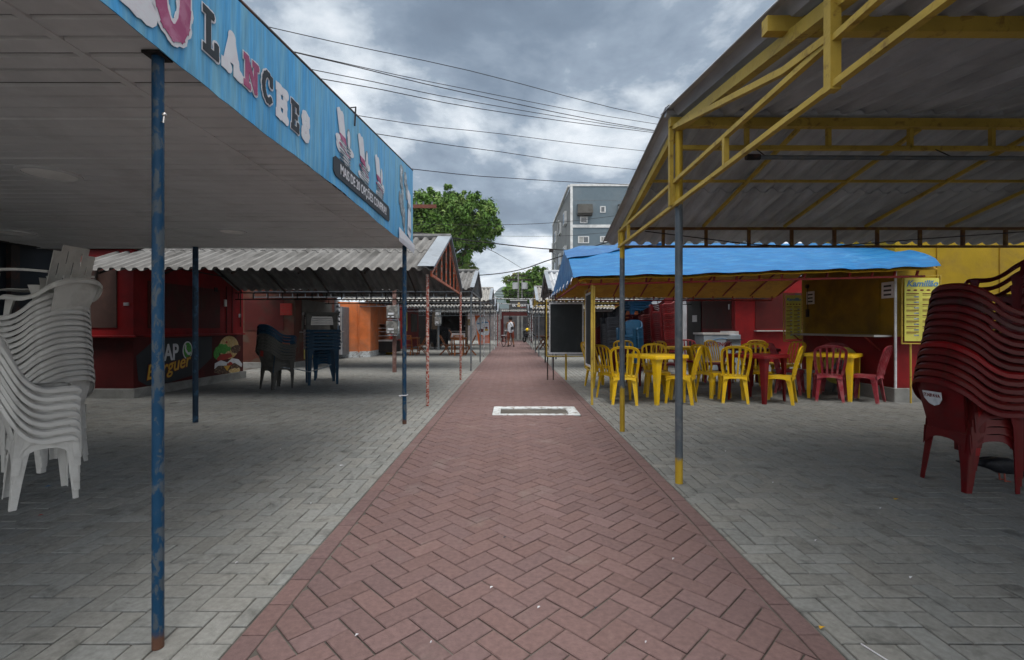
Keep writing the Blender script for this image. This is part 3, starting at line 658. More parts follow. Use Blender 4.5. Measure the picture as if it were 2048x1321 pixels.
# blue tarpaulin canopy
tp = thing('market_canopy', 'low red steel canopy draped with a bright blue tarpaulin lined in yellow', 'canopy', (0, 0, 0), 0, RG)
def tf(u, v):   # u along x 0..1, v 0 front eave .. 1 ridge
    x = .92+(6.40-.92)*u+.09*(1-u)*v - .28*u*v; z0 = 1.935+.165*u+.008*math.sin(u*13)*(1-v)*(1-u*.5); y = 6.98+1.95*v; z1 = 2.66+.13*min(1, u*4)
    z = z0+(z1-z0)*(v**(.9-.35*u**3)); z -= .025*math.sin(math.pi*v)*math.sin(u*19)**2*.5; return (x, y, z+.006*math.sin(u*37+v*5)+.005*math.sin(u*71-v*9)-.014*max(0, 1-abs(math.sin(u*11+v*2.2))*7)-.012*max(0, 1-abs(math.sin(u*7-v*3.1+1))*8))
mb = MB(); mb.sheet([[tf(i/120, j/24) for i in range(121)] for j in range(25)], .004); tarp = mb.build('tarpaulin', mTarp, tp, smooth=True)
mb = MB(); mb.sheet([[(.92+(1-v)*0+.09*v+5.1*u, 8.93+1.82*(1-v), 1.90+(2.66-1.90)*v+.02*math.sin(u*30)*(1-v)) for u in [i/30 for i in range(31)]] for v in [j/8 for j in range(9)]], .004); mb.build('tarpaulin', mTarp, tp, smooth=True)
mb = MB(); gr = []
for j in range(13):
    row = []
    for i in range(29):
        f = i/28; yy = 6.98+(10.75-6.98)*f; zt = (1.935+(2.66-1.935)*min(1, (yy-6.98)/1.95)**.9) if yy < 8.93 else 2.66-(yy-8.93)/1.82*.76
        zb = 1.935-.06*f+.03*math.sin(i*1.9)+.02*math.sin(i*4.1); k = j/12; xx = .92+.09*(1-abs(f-.5)*2)-.10*f*k*.6+.018*math.sin(i*1.7+j*.5)*k
        row.append((xx, yy, zt+(min(zb, zt-.01)-zt)*k))
    gr.append(row)
mb.sheet(gr, .004); mb.build('tarpaulin_drape', mTarpD, tp, smooth=True)
mb = MB(); gr = []     # folded corner lying over the roof
for j in range(6):
    row = []
    for i in range(25):
        u = i/24*.36; v0 = .52+.42*(i/24); v = v0+(1.0-v0)*j/5; p = tf(u, v); row.append((p[0]-.03, p[1], p[2]+.02+.02*math.sin(j*2.2+i*.6)))
    gr.append(row)
mb.sheet(gr, .004); mb.build('tarpaulin_fold', mTarpD, tp, smooth=True)
mb = MB(); g = [[(lambda p: (max(p[0], 1.0), p[1]+.05, p[2]-.045))(tf(i/30, j/6)) for i in range(31)] for j in range(7)]; mb.sheet(g, .004)
mb.sheet([[(1.0+5.0*i/20, 8.96+1.72*(1-j/6), 1.87+.74*j/6) for i in range(21)] for j in range(7)], .004); mb.build('liner', mTarpY, tp, smooth=True)
mb = MB()
def slz(x): return .13*(x-1.0)/5.3
A_, B_ = (1.0, 7.17), (6.32, 7.17)
mb.bar((1.0, 7.17, 1.84), (6.32, 7.17, 1.97), .03, .03); mb.bar((1.0, 7.12, 1.965), (6.32, 7.12, 2.095), .026, .026)
x = 1.02
while x < 6.35: mb.bar((x, 7.17, 1.845+slz(x)), (x, 7.13, 1.96+slz(x)), .026); x += .345
mb.build('eave_truss', mRedS, tp)
mb = MB(); boxtruss(mb, (.98, 10.62, 0), (5.9, 10.62, 0), 1.80, 1.92, .42, .026); mb.build('eave_truss', mRedS, tp)
mb = MB(); mb.bar((1.05, 7.17, 1.97), (1.1, 8.9, 2.56), .03); mb.bar((1.1, 8.9, 2.56), (1.0, 10.62, 1.92), .03); mb.bar((1.1, 8.9, 2.58), (6.0, 8.9, 2.55), .03)
mb.bar((1.0, 7.17, 1.84), (1.0, 10.62, 1.82), .026); mb.build('frame', mRedS, tp)
for k in range(1, 9):
    x = 1.05+.62*k; mb = MB(); mb.bar((x, 7.17, 1.95+slz(x)), (x, 8.9, 2.545), .024); mb.bar((x, 8.9, 2.545), (x, 10.6, 1.90), .024); mb.build('rafter', mRedS, tp)
c = G(1184, 810); post('post', c[0]+.0, c[1], 1.84, .020, mYellowS, tp)
c = G(1132, 760); post('post', c[0], c[1], 1.80, .024, mYellowS, tp)
for (px, py) in ((1187, 551), (1212, 549), (1330, 545), (1474, 544), (1614, 540), (1733, 536), (1742, 537), (1870, 531)):
    p = P3(px, py, 7.02); mb = MB()
    for q in range(5): mb.tube([p, p+Vector((random.uniform(-.05, .05), -.02, random.uniform(-.07, .02))), p+Vector((random.uniform(-.07, .07), -.02, random.uniform(-.09, .0)))], .005, 5)
for q in range(9):
    mb = MB(); f = q/8; p = Vector((.90-.08*f, 7.0+3.7*f, 1.93-.06*f)); mb.tube([p, p+Vector((-.02, -.03, -.06)), p+Vector((-.02, .03, -.1))], .006, 5); mb.build('tie_string', mVWhite, tp)
bl = thing('light_bulb_holder', 'small yellow bulb holder hanging under the front edge of the blue tarpaulin', 'lamp', (PX(1168, 7.3), 7.3, PZ(566, 7.3)))
mb = MB(); mb.lathe([(0, -.035), (.022, -.035), (.042, -.01), (.03, .02), (.012, .035), (0, .037)], n=14); mb.build('shade', mYelPl, bl, smooth=True)
mb = MB(); mb.tube([(0, 0, .035), (-.04, 0, .09), (-.14, 0, .13)], .005, 6); mb.build('cord', mYelPl, bl)

# framed boards
def framed_board(label, c, ang, w, h, z0, legs):
    t = thing('display_board', label, 'board', (c[0], c[1], 0), ang, 'black display boards in yellow frames')
    mb = MB(); r = .016
    mb.tube([(-w/2, 0, z0), (w/2, 0, z0), (w/2, 0, z0+h), (-w/2, 0, z0+h), (-w/2, 0, z0)], r, 8); mb.build('frame', mYellowS, t, smooth=True)
    i = .055; mb = MB(); ring3 = [(-w/2+i, w/2-i, z0+i, z0+i+.035), (-w/2+i, w/2-i, z0+h-i-.035, z0+h-i), (-w/2+i, -w/2+i+.03, z0+i+.035, z0+h-i-.035), (w/2-i-.03, w/2-i, z0+i+.035, z0+h-i-.035)]
    for a in ring3: mb.box(a[0], a[1], -.008, .008, a[2], a[3])
    mb.build('border', mWhitePr, t)
    mb = MB(); mb.box(-w/2+i+.03, w/2-i-.03, -.003, .003, z0+i+.035, z0+h-i-.035); mb.build('panel', mFelt, t)
    mb = MB(); n = 12
    for k in range(n+1):
        zz = z0+.03+(h-.06)*k/n
        for sx in (-1, 1): mb = MB(); mb.bar((sx*w/2-sx*.0, -.018, zz), (sx*(w/2-i-.01), -.012, zz+.01), .005); mb.build('tie', mBlackS, t)
    for (lx, zl) in legs: mb = MB(); mb.tube([(lx, .02, 0), (lx, .02, zl)], .014, 8); mb.build('leg', mBlackS, t)
    return t
c = G(1132, 760)
framed_board('black board in yellow frame facing the camera at the path edge', (c[0]+.0, c[1]-.05), 0, .89, 1.27, .535, [(-.29, .55), (-.42, .54)])
framed_board('black board in yellow frame seen almost edge-on at the second yellow post', (1.262, 7.62), R(90), .86, 1.32, .49, [])

# ---------------------------------------------------------------- kiosks
def shutter(mb, fr, a0, a1, b0, b1, t=.02):
    mb.poly(fr, [(a0, b0), (a1, b0), (a1, b1), (a0, b1)], 0.0, t)
def kiosk(label, s, xf, xb, y0, y1, zt, mw_, zc_=None, mlow=None, plinth=.15, roofm=None, nm='kiosk', group='kiosks lining the path'):
    t = thing(nm, label, 'kiosk', (0, 0, 0), 0, group)
    zc_ = zc_ or 1.05
    if plinth:
        mb = MB(); mb.box(xf-s*.05, xb, y0-.05, y1+.05, -.01, plinth); mb.build('plinth', mConc, t, bevel=.008)
    mb = MB(); mb.box(xf, xb, y0, y1, plinth, zc_); mb.build('lower_wall', mlow or mw_, t)
    mb = MB(); mb.box(xf, xb, y0, y1, zc_, zt); mb.build('upper_wall', mw_, t)
    mb = MB(); mb.box(xf-s*.06, xb, y0-.06, y1+.06, zt, zt+.10); mb.build('roof', roofm or mFibD, t)
    return t
# navy kiosk, near left
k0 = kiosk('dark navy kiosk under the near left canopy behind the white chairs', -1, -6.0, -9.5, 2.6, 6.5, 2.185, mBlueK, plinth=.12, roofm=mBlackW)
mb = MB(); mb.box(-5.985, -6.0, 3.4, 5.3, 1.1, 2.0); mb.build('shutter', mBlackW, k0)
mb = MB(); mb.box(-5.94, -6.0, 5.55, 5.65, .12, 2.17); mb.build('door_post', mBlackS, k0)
# red burger kiosk
XL = -6.35
k1 = kiosk('red snack kiosk with burger mural and closed shutters on the left', -1, XL, -9.6, 7.85, 11.05, 2.50, mRedW, 1.02, mRedD, plinth=.16, roofm=mBlackW)
f1 = Fr((XL, 0, 0), (0, 1, 0)); f1c = Fr((0, 7.85, 0), (1, 0, 0))
mb = MB(); shutter(mb, f1, 8.15, 10.15, 1.17, 2.0); mb.build('shutter', mShut, k1)
mb = MB(); shutter(mb, f1c, -7.9, -6.62, 1.18, 2.15); mb.build('shutter', M('grey_brown_shutter', (.06, .035, .03), .6, (.09, .05, .04), scale=2), k1)
mb = MB(); mb.box(XL, XL+.17, 7.7, 10.85, 1.02, 1.055); mb.box(-9.0, XL+.17, 7.68, 7.85, 1.02, 1.054); mb.build('counter', mRedW, k1, bevel=.006)
mb = MB(); mb.box(XL+.02, XL+.05, 10.28, 10.34, 1.65, 1.80); mb.build('padlock_plate', mAlu, k1)
mb = MB(); mb.box(XL+.004, XL+.02, 10.38, 10.40, 1.05, 2.1); mb.build('trim', mRedD, k1); mb = MB(); mb.box(XL+.001, XL+.012, 10.60, 10.62, 1.05, 2.1); mb.build('trim', mRedD, k1)
# mural
mb = MB(); mb.poly(f1, [(7.9, .70), (7.95, .28), (8.15, .17), (8.7, .17), (9.35, .24), (9.9, .55), (9.9, .99), (8.35, .99)], .001, .004); mur = mb.build('mural', mVBlack, k1)
text('ZAP', f1, 8.62, .71, .42, mWhitePr, mur, 'mural_lettering', c=.006, bold=.010, sx=.74)
text('Burguer', f1, 8.64, .46, .36, mMaroon, mur, 'mural_lettering', c=.0105, bold=.016, shear=.35, sx=.95, rot=R(9)); text('Burguer', f1, 8.64, .46, .36, mGold, mur, 'mural_lettering', c=.0145, bold=.004, shear=.35, sx=.95, rot=R(9))
mb = MB(); mb.poly(f1, circ(9.15, .74, .135, .175, 24), .002, .008); mb.build('phone_bubble_rim', mWhitePr, mur)
mb = MB(); mb.poly(f1, circ(9.15, .74, .112, .15, 24), .002, .011); mb.build('phone_bubble', mGreen, mur)
mb = MB(); q = [(9.28, .88), (9.31, .90), (9.33, .85), (9.315, .82), (9.37, .75), (9.41, .73), (9.45, .755), (9.47, .72), (9.43, .68), (9.37, .69), (9.30, .76), (9.275, .83)]; q = [(9.15+(a-9.37)*.9, .74+(b-.78)) for a, b in q]; mb.poly(f1, q, .008, .0135); mb.build('phone_mark', mWhitePr, mur)
def wob(pts, k=.02): return [(a+random.uniform(-k, k), b+random.uniform(-k, k)) for a, b in pts]
def layer(pts, m, c): mb = MB(); mb.poly(f1, pts, .002, c); mb.build('mural_picture', m, mur)
layer(circ(10.5, .74, .36, .26, 24, 0, 360), mBun, .0060); layer(wob(circ(10.28, .72, .28, .10, 22), .03), mGreen, .0075)
layer(wob(circ(10.05, .62, .09, .12, 14), .02), mGreen, .0080); layer(wob(circ(10.75, .70, .20, .10, 18), .025), mMeat, .0082)
layer([(10.05, .52), (10.2, .60), (10.55, .61), (10.62, .53), (10.4, .48), (10.1, .46)], mTom, .0088)
layer(wob(circ(10.45, .27, .48, .12, 24), .02), mMeat, .0066); layer([(9.98, .30), (10.0, .42), (10.2, .47), (10.42, .41), (10.4, .34), (10.1, .36)], mWhitePr, .0095)
layer([(10.42, .40), (10.6, .49), (10.85, .45), (11.0, .33), (10.98, .26), (10.7, .38), (10.5, .35)], mWhitePr, .0100)
layer([(10.3, .33), (10.55, .34), (10.42, .22)], mGold, .0105); layer(wob(circ(10.52, .37, .10, .04, 12), .01), mTom, .0110); layer(circ(10.4, .86, .035, .025, 10), mTom, .0093)
layer(wob(circ(10.7, .2, .22, .06, 16), .02), mBun, .0085)
# grey/brown kiosk with noodle poster
k2 = kiosk('brown kiosk with dark grey shutter and yellow noodle poster on the left', -1, -6.45, -9.6, 13.85, 17.25, 2.45, mBrnW, 1.06, mBrnW, plinth=.16)
f2 = Fr((-6.45, 0, 0), (0, 1, 0))
mb = MB(); shutter(mb, f2, 14.35, 16.7, 1.10, 2.05); mb.build('shutter', mGreyW, k2)
mb = MB(); mb.box(-6.45, -6.2, 14.2, 17.3, 1.03, 1.06); mb.build('counter', mAluD, k2)
mb = MB(); shutter(mb, Fr((0, 13.85, 0), (1, 0, 0)), -7.9, -6.75, 1.1, 2.05); mb.build('shutter', mShut, k2)
mb = MB(); shutter(mb, Fr((0, 13.85, 0), (1, 0, 0)), -6.85, -6.5, 1.55, 1.9, .03); mb.build('poster', mTom, k2)
mb = MB(); mb.poly(f2, [(14.5, .2), (17.1, .2), (17.1, 1.0), (14.5, 1.0)], .001, .005); po = mb.build('noodle_poster', mPosterB, k2)
text('ARTESANAL', f2, 15.6, .30, .20, mBlueTxt, po, 'lettering', c=.008)
mb = MB(); mb.poly(f2, circ(16.45, .52, .42, .30, 22), .003, .008); mb.build('bowl_picture', mWhitePr, po)
mb = MB(); mb.poly(f2, wob(circ(16.45, .56, .33, .24, 20), .03), .003, .011); mb.build('noodle_picture', mMeat, po)
for i in range(5):
    t_ = thing('gas_meter', 'round grey meter dial in the column on the brown kiosk corner', 'meter', (-6.40, 17.1, 1.32+.17*i), 0, 'meter dials on the brown kiosk corner')
    mb = MB(); mb.tube([(0, 0, 0), (.09, -.01, 0)], .075, 12); mb.build('case', mGreyS, t_, smooth=True); mb = MB(); mb.tube([(.088, -.01, 0), (.10, -.01, 0)], .055, 12); mb.build('dial', mWhitePr, t_)
# drinks fridge
fg = thing('drinks_fridge', 'tall upright fridge with dark glass door between brown and orange kiosks', 'fridge', (-6.75, 18.0, 0))
mb = MB(); mb.box(-.35, .35, -.3, .4, .12, 1.98); mb.build('body', mGreyS, fg, bevel=.02); mb = MB(); mb.box(-.28, .26, -.325, -.3, .70, 1.90); mb.build('glass_door', mGlass, fg)
mb = MB(); mb.box(.26, .32, -.335, -.3, .66, 1.94); mb.build('door_edge', mAlu, fg); mb = MB(); mb.box(-.33, .33, -.32, -.3, .16, .62); mb.build('base_panel', mWhitePr, fg)
# orange kiosk
ka = G(683, 716); kb_ = G(742, 712)
k3 = thing('kiosk', 'bright orange plastered kiosk with pale plinth on the left', 'kiosk', (0, 0, 0), 0, 'kiosks lining the path')
mb = MB(); pl_ = [(-6.95, 17.95), (ka[0], 18.35), (-5.72, 18.9), (-5.72, 22.0), (-8, 22.0), (-8, 18.4)]
mb.poly(Fr((0, 0, 0), (1, 0, 0), (0, 1, 0)), pl_, .24, 2.2); mb.build('wall', mOrW, k3)
mb = MB(); mb.poly(Fr((0, 0, 0), (1, 0, 0), (0, 1, 0)), [(a-.0, b-.02) for a, b in pl_], -.01, .24); mb.build('plinth', mWhiteC, k3)
mb = MB(); mb.tube([(PX(719, 18.7), 18.62, .2), (PX(719, 18.7), 18.62, 2.15)], .03, 8); mb.build('corner_bead', mOrW, k3)
# display counter
dcx = thing('display_counter', 'curved glass display counter beside the orange kiosk', 'display counter', (-5.17, 20.4, 0))
mb = MB(); mb.box(-.6, .1, -.35, .9, .12, .62); mb.build('base', mBlackW, dcx)
mb = MB(); mb.sheet([[(-.6, y, 1.32), (-.3, y, 1.33), (-.08, y, 1.22), (.05, y, 1.0), (.12, y, .66)] for y in (-.35, .9)], .01); mb.build('glass_front', mGlassCase, dcx, smooth=True)
mb = MB(); [mb.box(-.6, .0, -.36, .88, z, z+.02) for z in (.64, .82, 1.0, 1.15)]; mb.box(-.6, .12, -.37, -.35, .60, .66); mb.build('shelf', mAlu, dcx)
bn = thing('waste_bin', 'yellow plastic bin with blue bag inside, beside the display counter', 'bin', (*G(779, 709), 0))
mb = MB(); mb.lathe([(0, 0), (.15, 0), (.19, .5), (.20, .52)], n=16); mb.build('bucket', mLeafG, bn, smooth=True); mb = MB(); mb.lathe([(.205, .42), (.21, .56), (.19, .58), (.17, .5)], n=16); mb.build('bin_bag', mBinBag, bn, smooth=True)
# farther left kiosks
k4 = kiosk('red kiosk with yellow poster and blackboard, beyond the orange one', -1, -5.6, -9, 23.2, 28.0, 2.35, mRedW, 1.05, plinth=.1)
mb = MB(); fk = Fr((0, 23.2, 0), (1, 0, 0)); shutter(mb, fk, -7.6, -6.6, .9, 2.1, .03); mb.build('door', mBlackW, k4)
f4 = Fr((-5.6, 0, 0), (0, 1, 0))
mb = MB(); shutter(mb, f4, 24.0, 24.9, 1.0, 2.0, .03); mb.build('yellow_poster', mPosterY, k4); mb = MB(); shutter(mb, f4, 25.9, 27.4, .95, 1.95, .04); mb.build('blackboard', mGreyW, k4)
k5 = kiosk('black burger kiosk with small burger emblem, behind the wooden tables', -1, -4.9, -9, 30.5, 35.5, 2.3, mBlackW, 1.05, plinth=.1)
f5 = Fr((0, 30.5, 0), (1, 0, 0))
mb = MB(); mb.box(-7, -3.2, 33.5, 33.7, .8, 2.2); mb.build('back_panel', mBlackW, k5)
fz = Fr((0, 33.5, 0), (1, 0, 0))
mb = MB(); mb.poly(fz, circ(PX(937, 33.5), 1.66, .22, .14, 14), .002, .02); mb.box(PX(937, 33.5)-.22, PX(937, 33.5)+.22, 33.46, 33.49, 1.36, 1.5); mb.build('burger_emblem', mBun, k5)
mb = MB(); mb.box(-6.5, -3.3, 33.2, 33.5, .9, .95); mb.build('counter', mAlu, k5)
mb = MB()
for px in range(928, 948, 4): mb.box(PX(px, 33.5), PX(px+3, 33.5), 33.47, 33.49, 1.27, 1.34)
mb.build('small_lettering', mWhitePr, k5)
# stand-up flag sign shaped like a cup
sg = thing('flag_sign', 'tall orange sign with white oval dessert picture standing left of the path', 'sign', (PX(964, 31.5), 31.5, 0))
fs_ = Fr((0, 0, 0), (1, 0, 0))
mb = MB(); mb.poly(fs_, [(-.50, 2.06), (.06, 2.02), (.50, 1.6), (.52, .14), (-.22, .04), (-.30, .6)], -.02, .02); mb.build('board', mOrSign, sg)
mb = MB(); mb.poly(fs_, [(-.40, 1.55), (-.28, 1.85), (.02, 1.97), (.3, 1.85), (.47, 1.5), (.50, .9), (.44, .68), (.1, .64), (-.2, .78), (-.36, 1.15)], .021, .03); mb.build('oval_panel', mWhitePr, sg)
mb = MB(); mb.poly(fs_, wob(circ(-.02, 1.0, .2, .11, 14), .02), .03, .04); mb.poly(fs_, circ(.3, 1.18, .09, .07, 12), .03, .042); mb.build('dessert_picture', mMaroon, sg)
mb = MB(); mb.box(.17, .42, -.042, -.03, .98, 1.10); mb.build('yellow_patch', mGold, sg); mb = MB(); mb.box(-.32, -.05, -.042, -.03, 1.42, 1.52); mb.box(.0, .42, -.042, -.03, 1.50, 1.58); mb.build('sign_lettering', mBlueTxt, sg)
mb = MB()
for q in range(6): mb.box(-.1, .46, -.034, -.021, .12+q*.085, .15+q*.085)
mb.build('text_lines', mVWhite, sg)
# right: yellow and red kiosk
XK = 6.10
r1 = kiosk('yellow and red snack kiosk with wide closed yellow shutter on the right', 1, XK, 9.6, 7.45, 9.85, 3.3, mYelW, 1.04, mRedW, plinth=.22)
fr1 = Fr((XK, 0, 0), (0, -1, 0))
mb = MB(); shutter(mb, fr1, -9.72, -8.62, 1.08, 2.3, .012); mb.build('shutter', mYelSh, r1); mb = MB(); shutter(mb, fr1, -8.61, -7.75, 1.08, 2.3, .016); mb.build('shutter', mYelSh, r1)
mb = MB(); mb.box(XK-.01, XK-.002, 7.46, 7.74, 1.05, 2.3); mb.build('trim', mYelSh, r1); mb = MB(); mb.box(XK-.018, XK, 9.0, 9.9, 2.3, 2.36); mb.build('trim', mYelSh, r1)
mb = MB(); mb.box(XK-.30, XK, 7.50, 9.95, 1.03, 1.062); mb.build('counter', mAluD, r1, bevel=.004)
for y in (7.75, 8.75, 9.7): mb = MB(); mb.bar((XK-.26, y, 1.03), (XK, y, .80), .02); mb.build('bracket', mRedS, r1)
mb = MB(); mb.tube([(XK-.012, 7.43, .22), (XK-.012, 7.43, 2.2)], .018, 8); mb.build('corner_pole', mWhitePr, r1)
for a in (-9.66, -7.70):
    mb = MB(); shutter(mb, fr1, a, a+.24, 1.66, 1.92, .022); n_ = mb.build('paper_notice', mPaper, r1)
    mb = MB()
    for q in range(3): mb.box(XK-.027, XK-.023, -a-.04-.03*q if False else -a-.05, -a-.2, 1.70+.07*q, 1.73+.07*q)
    mb.build('notice_lines', mInk, n_)
mb = MB(); mb.tube([(XK-.01, 9.62, 2.03), (XK-.05, 9.62, 2.03)], .04, 14); mb.build('socket', mBlackS, r1); mb = MB(); mb.box(XK-.04, XK, 9.58, 9.66, 1.40, 1.56); mb.build('switch_box', mBlackS, r1)
mb = MB(); [mb.box(x, x+.01, 7.438, 7.45, 1.05, 3.2) for x in (6.75, 7.75, 8.75)]; mb.build('panel_seams', mYelSh, r1)
def menu_board(label, fr, w, z0, z1, leg=None):
    t = thing('menu_board', label, 'menu board', fr.o, 0, 'yellow menu boards on the yellow kiosk')
    f = Fr((0, 0, 0), fr.r)
    mb = MB(); mb.tube([f.P(-.03, z0-.04, -.01), f.P(w+.03, z0-.04, -.01), f.P(w+.03, z1+.04, -.01), f.P(-.03, z1+.04, -.01), f.P(-.03, z0-.04, -.01)], .012, 8); mb.build('frame', mYellowS, t)
    mb = MB(); mb.poly(f, [(0, z0), (w, z0), (w, z1), (0, z1)], 0, .006); b = mb.build('poster', mPosterY, t)
    text('Kamillão', f, w*.5, z1-.09, w*.26, mBlueTxt, b, 'menu_title', c=.009, shear=.3, bold=.003)
    mb = MB(); mi = MB()
    for q in range(5): mi.poly(f, circ(w*(.12+.19*q), z1-.19, w*.06, .013, 10), .006, .008)
    for col_ in (0, 1):
        for q in range(8):
            zz = z1-.25-q*(z1-z0-.30)/8; a = w*(.05+.47*col_)
            mi.poly(f, [(a, zz), (a+w*.36, zz), (a+w*.36, zz+.012), (a, zz+.012)], .006, .009)
            mi.poly(f, [(a, zz-.022), (a+w*.28, zz-.022), (a+w*.28, zz-.016), (a, zz-.016)], .006, .0085)
            mb = MB(); mb.poly(f, [(a+w*.22, zz-.055), (a+w*.36, zz-.055), (a+w*.36, zz-.034), (a+w*.22, zz-.034)], .006, .0088); mb.build('menu_price', mVGrey, b)
    mi.build('menu_lines', mMaroon, b)
    mb = MB()
    for q in range(9):
        for sx in (-.03, w+.03): mb = MB(); mb.bar(f.P(sx, z0+(z1-z0)*q/8, .0), f.P(sx*.6 if sx < 0 else w-.01, z0+(z1-z0)*q/8, .008), .005); mb.build('tie', mBlackS, t)
    if leg:
        mb = MB(); mb.tube([f.P(leg[0], z0-.04, -.01), f.P(leg[1], -.0, .05)], .014, 8); mb.build('leg', mYellowS, t)
menu_board('tall yellow menu poster on the corner of the yellow kiosk beside the red chair stack', Fr((6.17, 7.36, 0), (1, -.05, 0)), .52, .97, 1.96, (.1, .06))
menu_board('narrow yellow menu poster at the far end of the yellow kiosk counter', Fr((PX(1571, 9.75), 9.75, 0), (1, 0, 0)), .33, .94, 1.86)
# red kiosk with freezer
r2 = kiosk('red kiosk with dark doorway behind the seating on the right', 1, 6.2, 9.6, 13.0, 16.6, 2.6, mRedW, 1.09, plinth=.2)
f2c = Fr((0, 13.0, 0), (1, 0, 0))
mb = MB(); shutter(mb, f2c, 6.75, 8.05, 1.15, 2.15, .02); mb.build('shutter', mRedD, r2)
mb = MB(); mb.box(6.72, 9.0, 12.85, 13.0, 1.08, 1.11); mb.build('counter', mAlu, r2)
f2s = Fr((6.2, 0, 0), (0, -1, 0))
mb = MB(); shutter(mb, f2s, -15.2, -13.2, 1.15, 2.1, .02); mb.build('shutter', mShut, r2)
mb = MB(); shutter(mb, f2s, -16.5, -15.3, .2, 2.1, .03); d_ = mb.build('door', mBlackW, r2)
mb = MB(); shutter(mb, f2s, -16.0, -15.6, 1.38, 1.6, .036); mb.build('paper_notice', mPaper, r2)
fz = thing('chest_freezer', 'grey-blue chest freezer with dark red lettering in front of the red kiosk', 'freezer', (PX(1434, 12.6), 12.6, 0))
w_ = .49; ff = Fr((0, -.32, 0), (1, 0, 0))
mb = MB(); mb.box(-w_, w_, -.32, .3, .06, 1.0); mb.build('cabinet', mFreez, fz, bevel=.02); mb = MB(); mb.box(-w_-.03, w_*.4, -.34, .32, 1.0, 1.05); mb.box(w_*.45, w_, -.2, .3, 1.0, 1.09); mb.build('lid', mAlu, fz)
text("MORENO'S", ff, -.12, .74, .15, mMaroon, fz, 'lettering', c=.003, bold=.004)
mb = MB(); mb.tube([ff.P(-.3+.06*i, .84+.06*math.sin(i*.35), .006) for i in range(8)], .008, 6); mb.build('swoosh', mBlueTxt, fz); mb = MB(); mb.box(.1, .5, -.38, -.33, .85, .88); mb.build('handle', mBlackS, fz)
# orange block and further right kiosks
r3 = kiosk('orange kiosk seen behind the chair stacks on the right', 1, PX(1262, 19.5), 9.0, 19.5, 22.6, 2.25, mOrW, 1.05, plinth=.15, roofm=mOrW)
r3.children[-1].name = 'parapet'
mb = MB(); mb.box(PX(1274, 19.4), PX(1295, 19.4), 19.47, 19.5, .2, 1.9); mb.build('panel', M('orange_panel', (.42, .13, .06), .6), r3)
r3b = kiosk('grey shuttered kiosk between the red and the orange kiosk on the right', 1, PX(1298, 18.0), 9.0, 18.0, 19.3, 2.3, mFibD, plinth=.1)
r4 = kiosk('pale graffitied kiosk wall on the right near the end of the path', 1, 2.95, 8.0, 31.5, 36.0, 2.3, M('graffiti_wall', (.30, .31, .32), .8, (.12, .14, .2), .8, scale=2.6, lo=.52, hi=.56), plinth=.1)
f_ = Fr((0, 31.5, 0), (1, 0, 0)); mb = MB(); shutter(mb, f_, 3.05, 3.6, 1.85, 2.2, .05); mb.build('signboard', mTom, r4); mb = MB(); shutter(mb, f_, 3.12, 3.5, 1.95, 2.1, .06); mb.build('sign_face', mGold, r4)
r5 = kiosk('white corrugated-edged kiosk behind the edge-on board on the right', 1, 3.6, 9, 24.0, 28.0, 2.0, mBlackW, plinth=.1)
mb = MB(); corr(mb, 3.0, 6.0, (22.9, 2.13), (24.0, 2.3)); mb.build('awning', mFibL, r5, smooth=True)
# crossing roof with sign
cr = thing('crossing_shelter', 'low corrugated shelter with red beam closing the far end of the path', 'shelter', (0, 0, 0))
YS = 39.0
mb = MB(); corr(mb, PX(1002, YS), PX(1072, YS), (YS, PZ(622, YS)), (YS+4, PZ(617, YS)), rows=1); mb.build('roof_sheet', mFibL, cr, smooth=True)
mb = MB(); mb.box(PX(1003, YS), PX(1067, YS), YS+.1, YS+.25, PZ(632, YS), PZ(624, YS)); mb.build('beam', mShut, cr)
for px in (1005, 1064): mb = MB(); mb.box(PX(px, YS)-.08, PX(px, YS)+.08, YS+.3, YS+.46, 0, 2.3); mb.build('post', mRedD, cr)
bs = thing('shop_sign', 'dark grey signboard with burger emblem above the crossing shelter', 'sign', (PX(1038, YS+1), YS+1, 0))
fs2 = Fr((0, 0, 0), (1, 0, 0)); za, zb = PZ(619, YS+1), PZ(602, YS+1)
mb = MB(); mb.box(-.78, .70, 0, .1, za, zb+.05); mb.build('board', M('sign_grey', (.045, .045, .048), .6), bs)
mb = MB(); mb.box(-.78, .70, -.01, -.001, zb+.02, zb+.06); mb.build('trim', mAlu, bs)
text('EK', fs2, -.42, (za+zb)/2-.05, .26, mWhitePr, bs, 'lettering', c=.01, bold=.006); text('QUE', fs2, .36, (za+zb)/2-.02, .24, mWhitePr, bs, 'lettering', c=.01, bold=.006)
text('BURGUER', fs2, .36, (za+zb)/2-.2, .1, mTom, bs, 'lettering', c=.01)
mb = MB(); mb.poly(fs2, circ(-.02, (za+zb)/2+.03, .14, .1, 14), .001, .02); mb.poly(fs2, [(-.13, (za+zb)/2-.15), (.1, (za+zb)/2-.15), (.1, (za+zb)/2-.04), (-.13, (za+zb)/2-.04)], .001, .018); mb.poly(fs2, [(-.1, (za+zb)/2+.12), (-.06, (za+zb)/2+.24), (-.02, (za+zb)/2+.16), (.02, (za+zb)/2+.26), (.07, (za+zb)/2+.12)], .001, .019); mb.build('burger_emblem', mBun, bs)
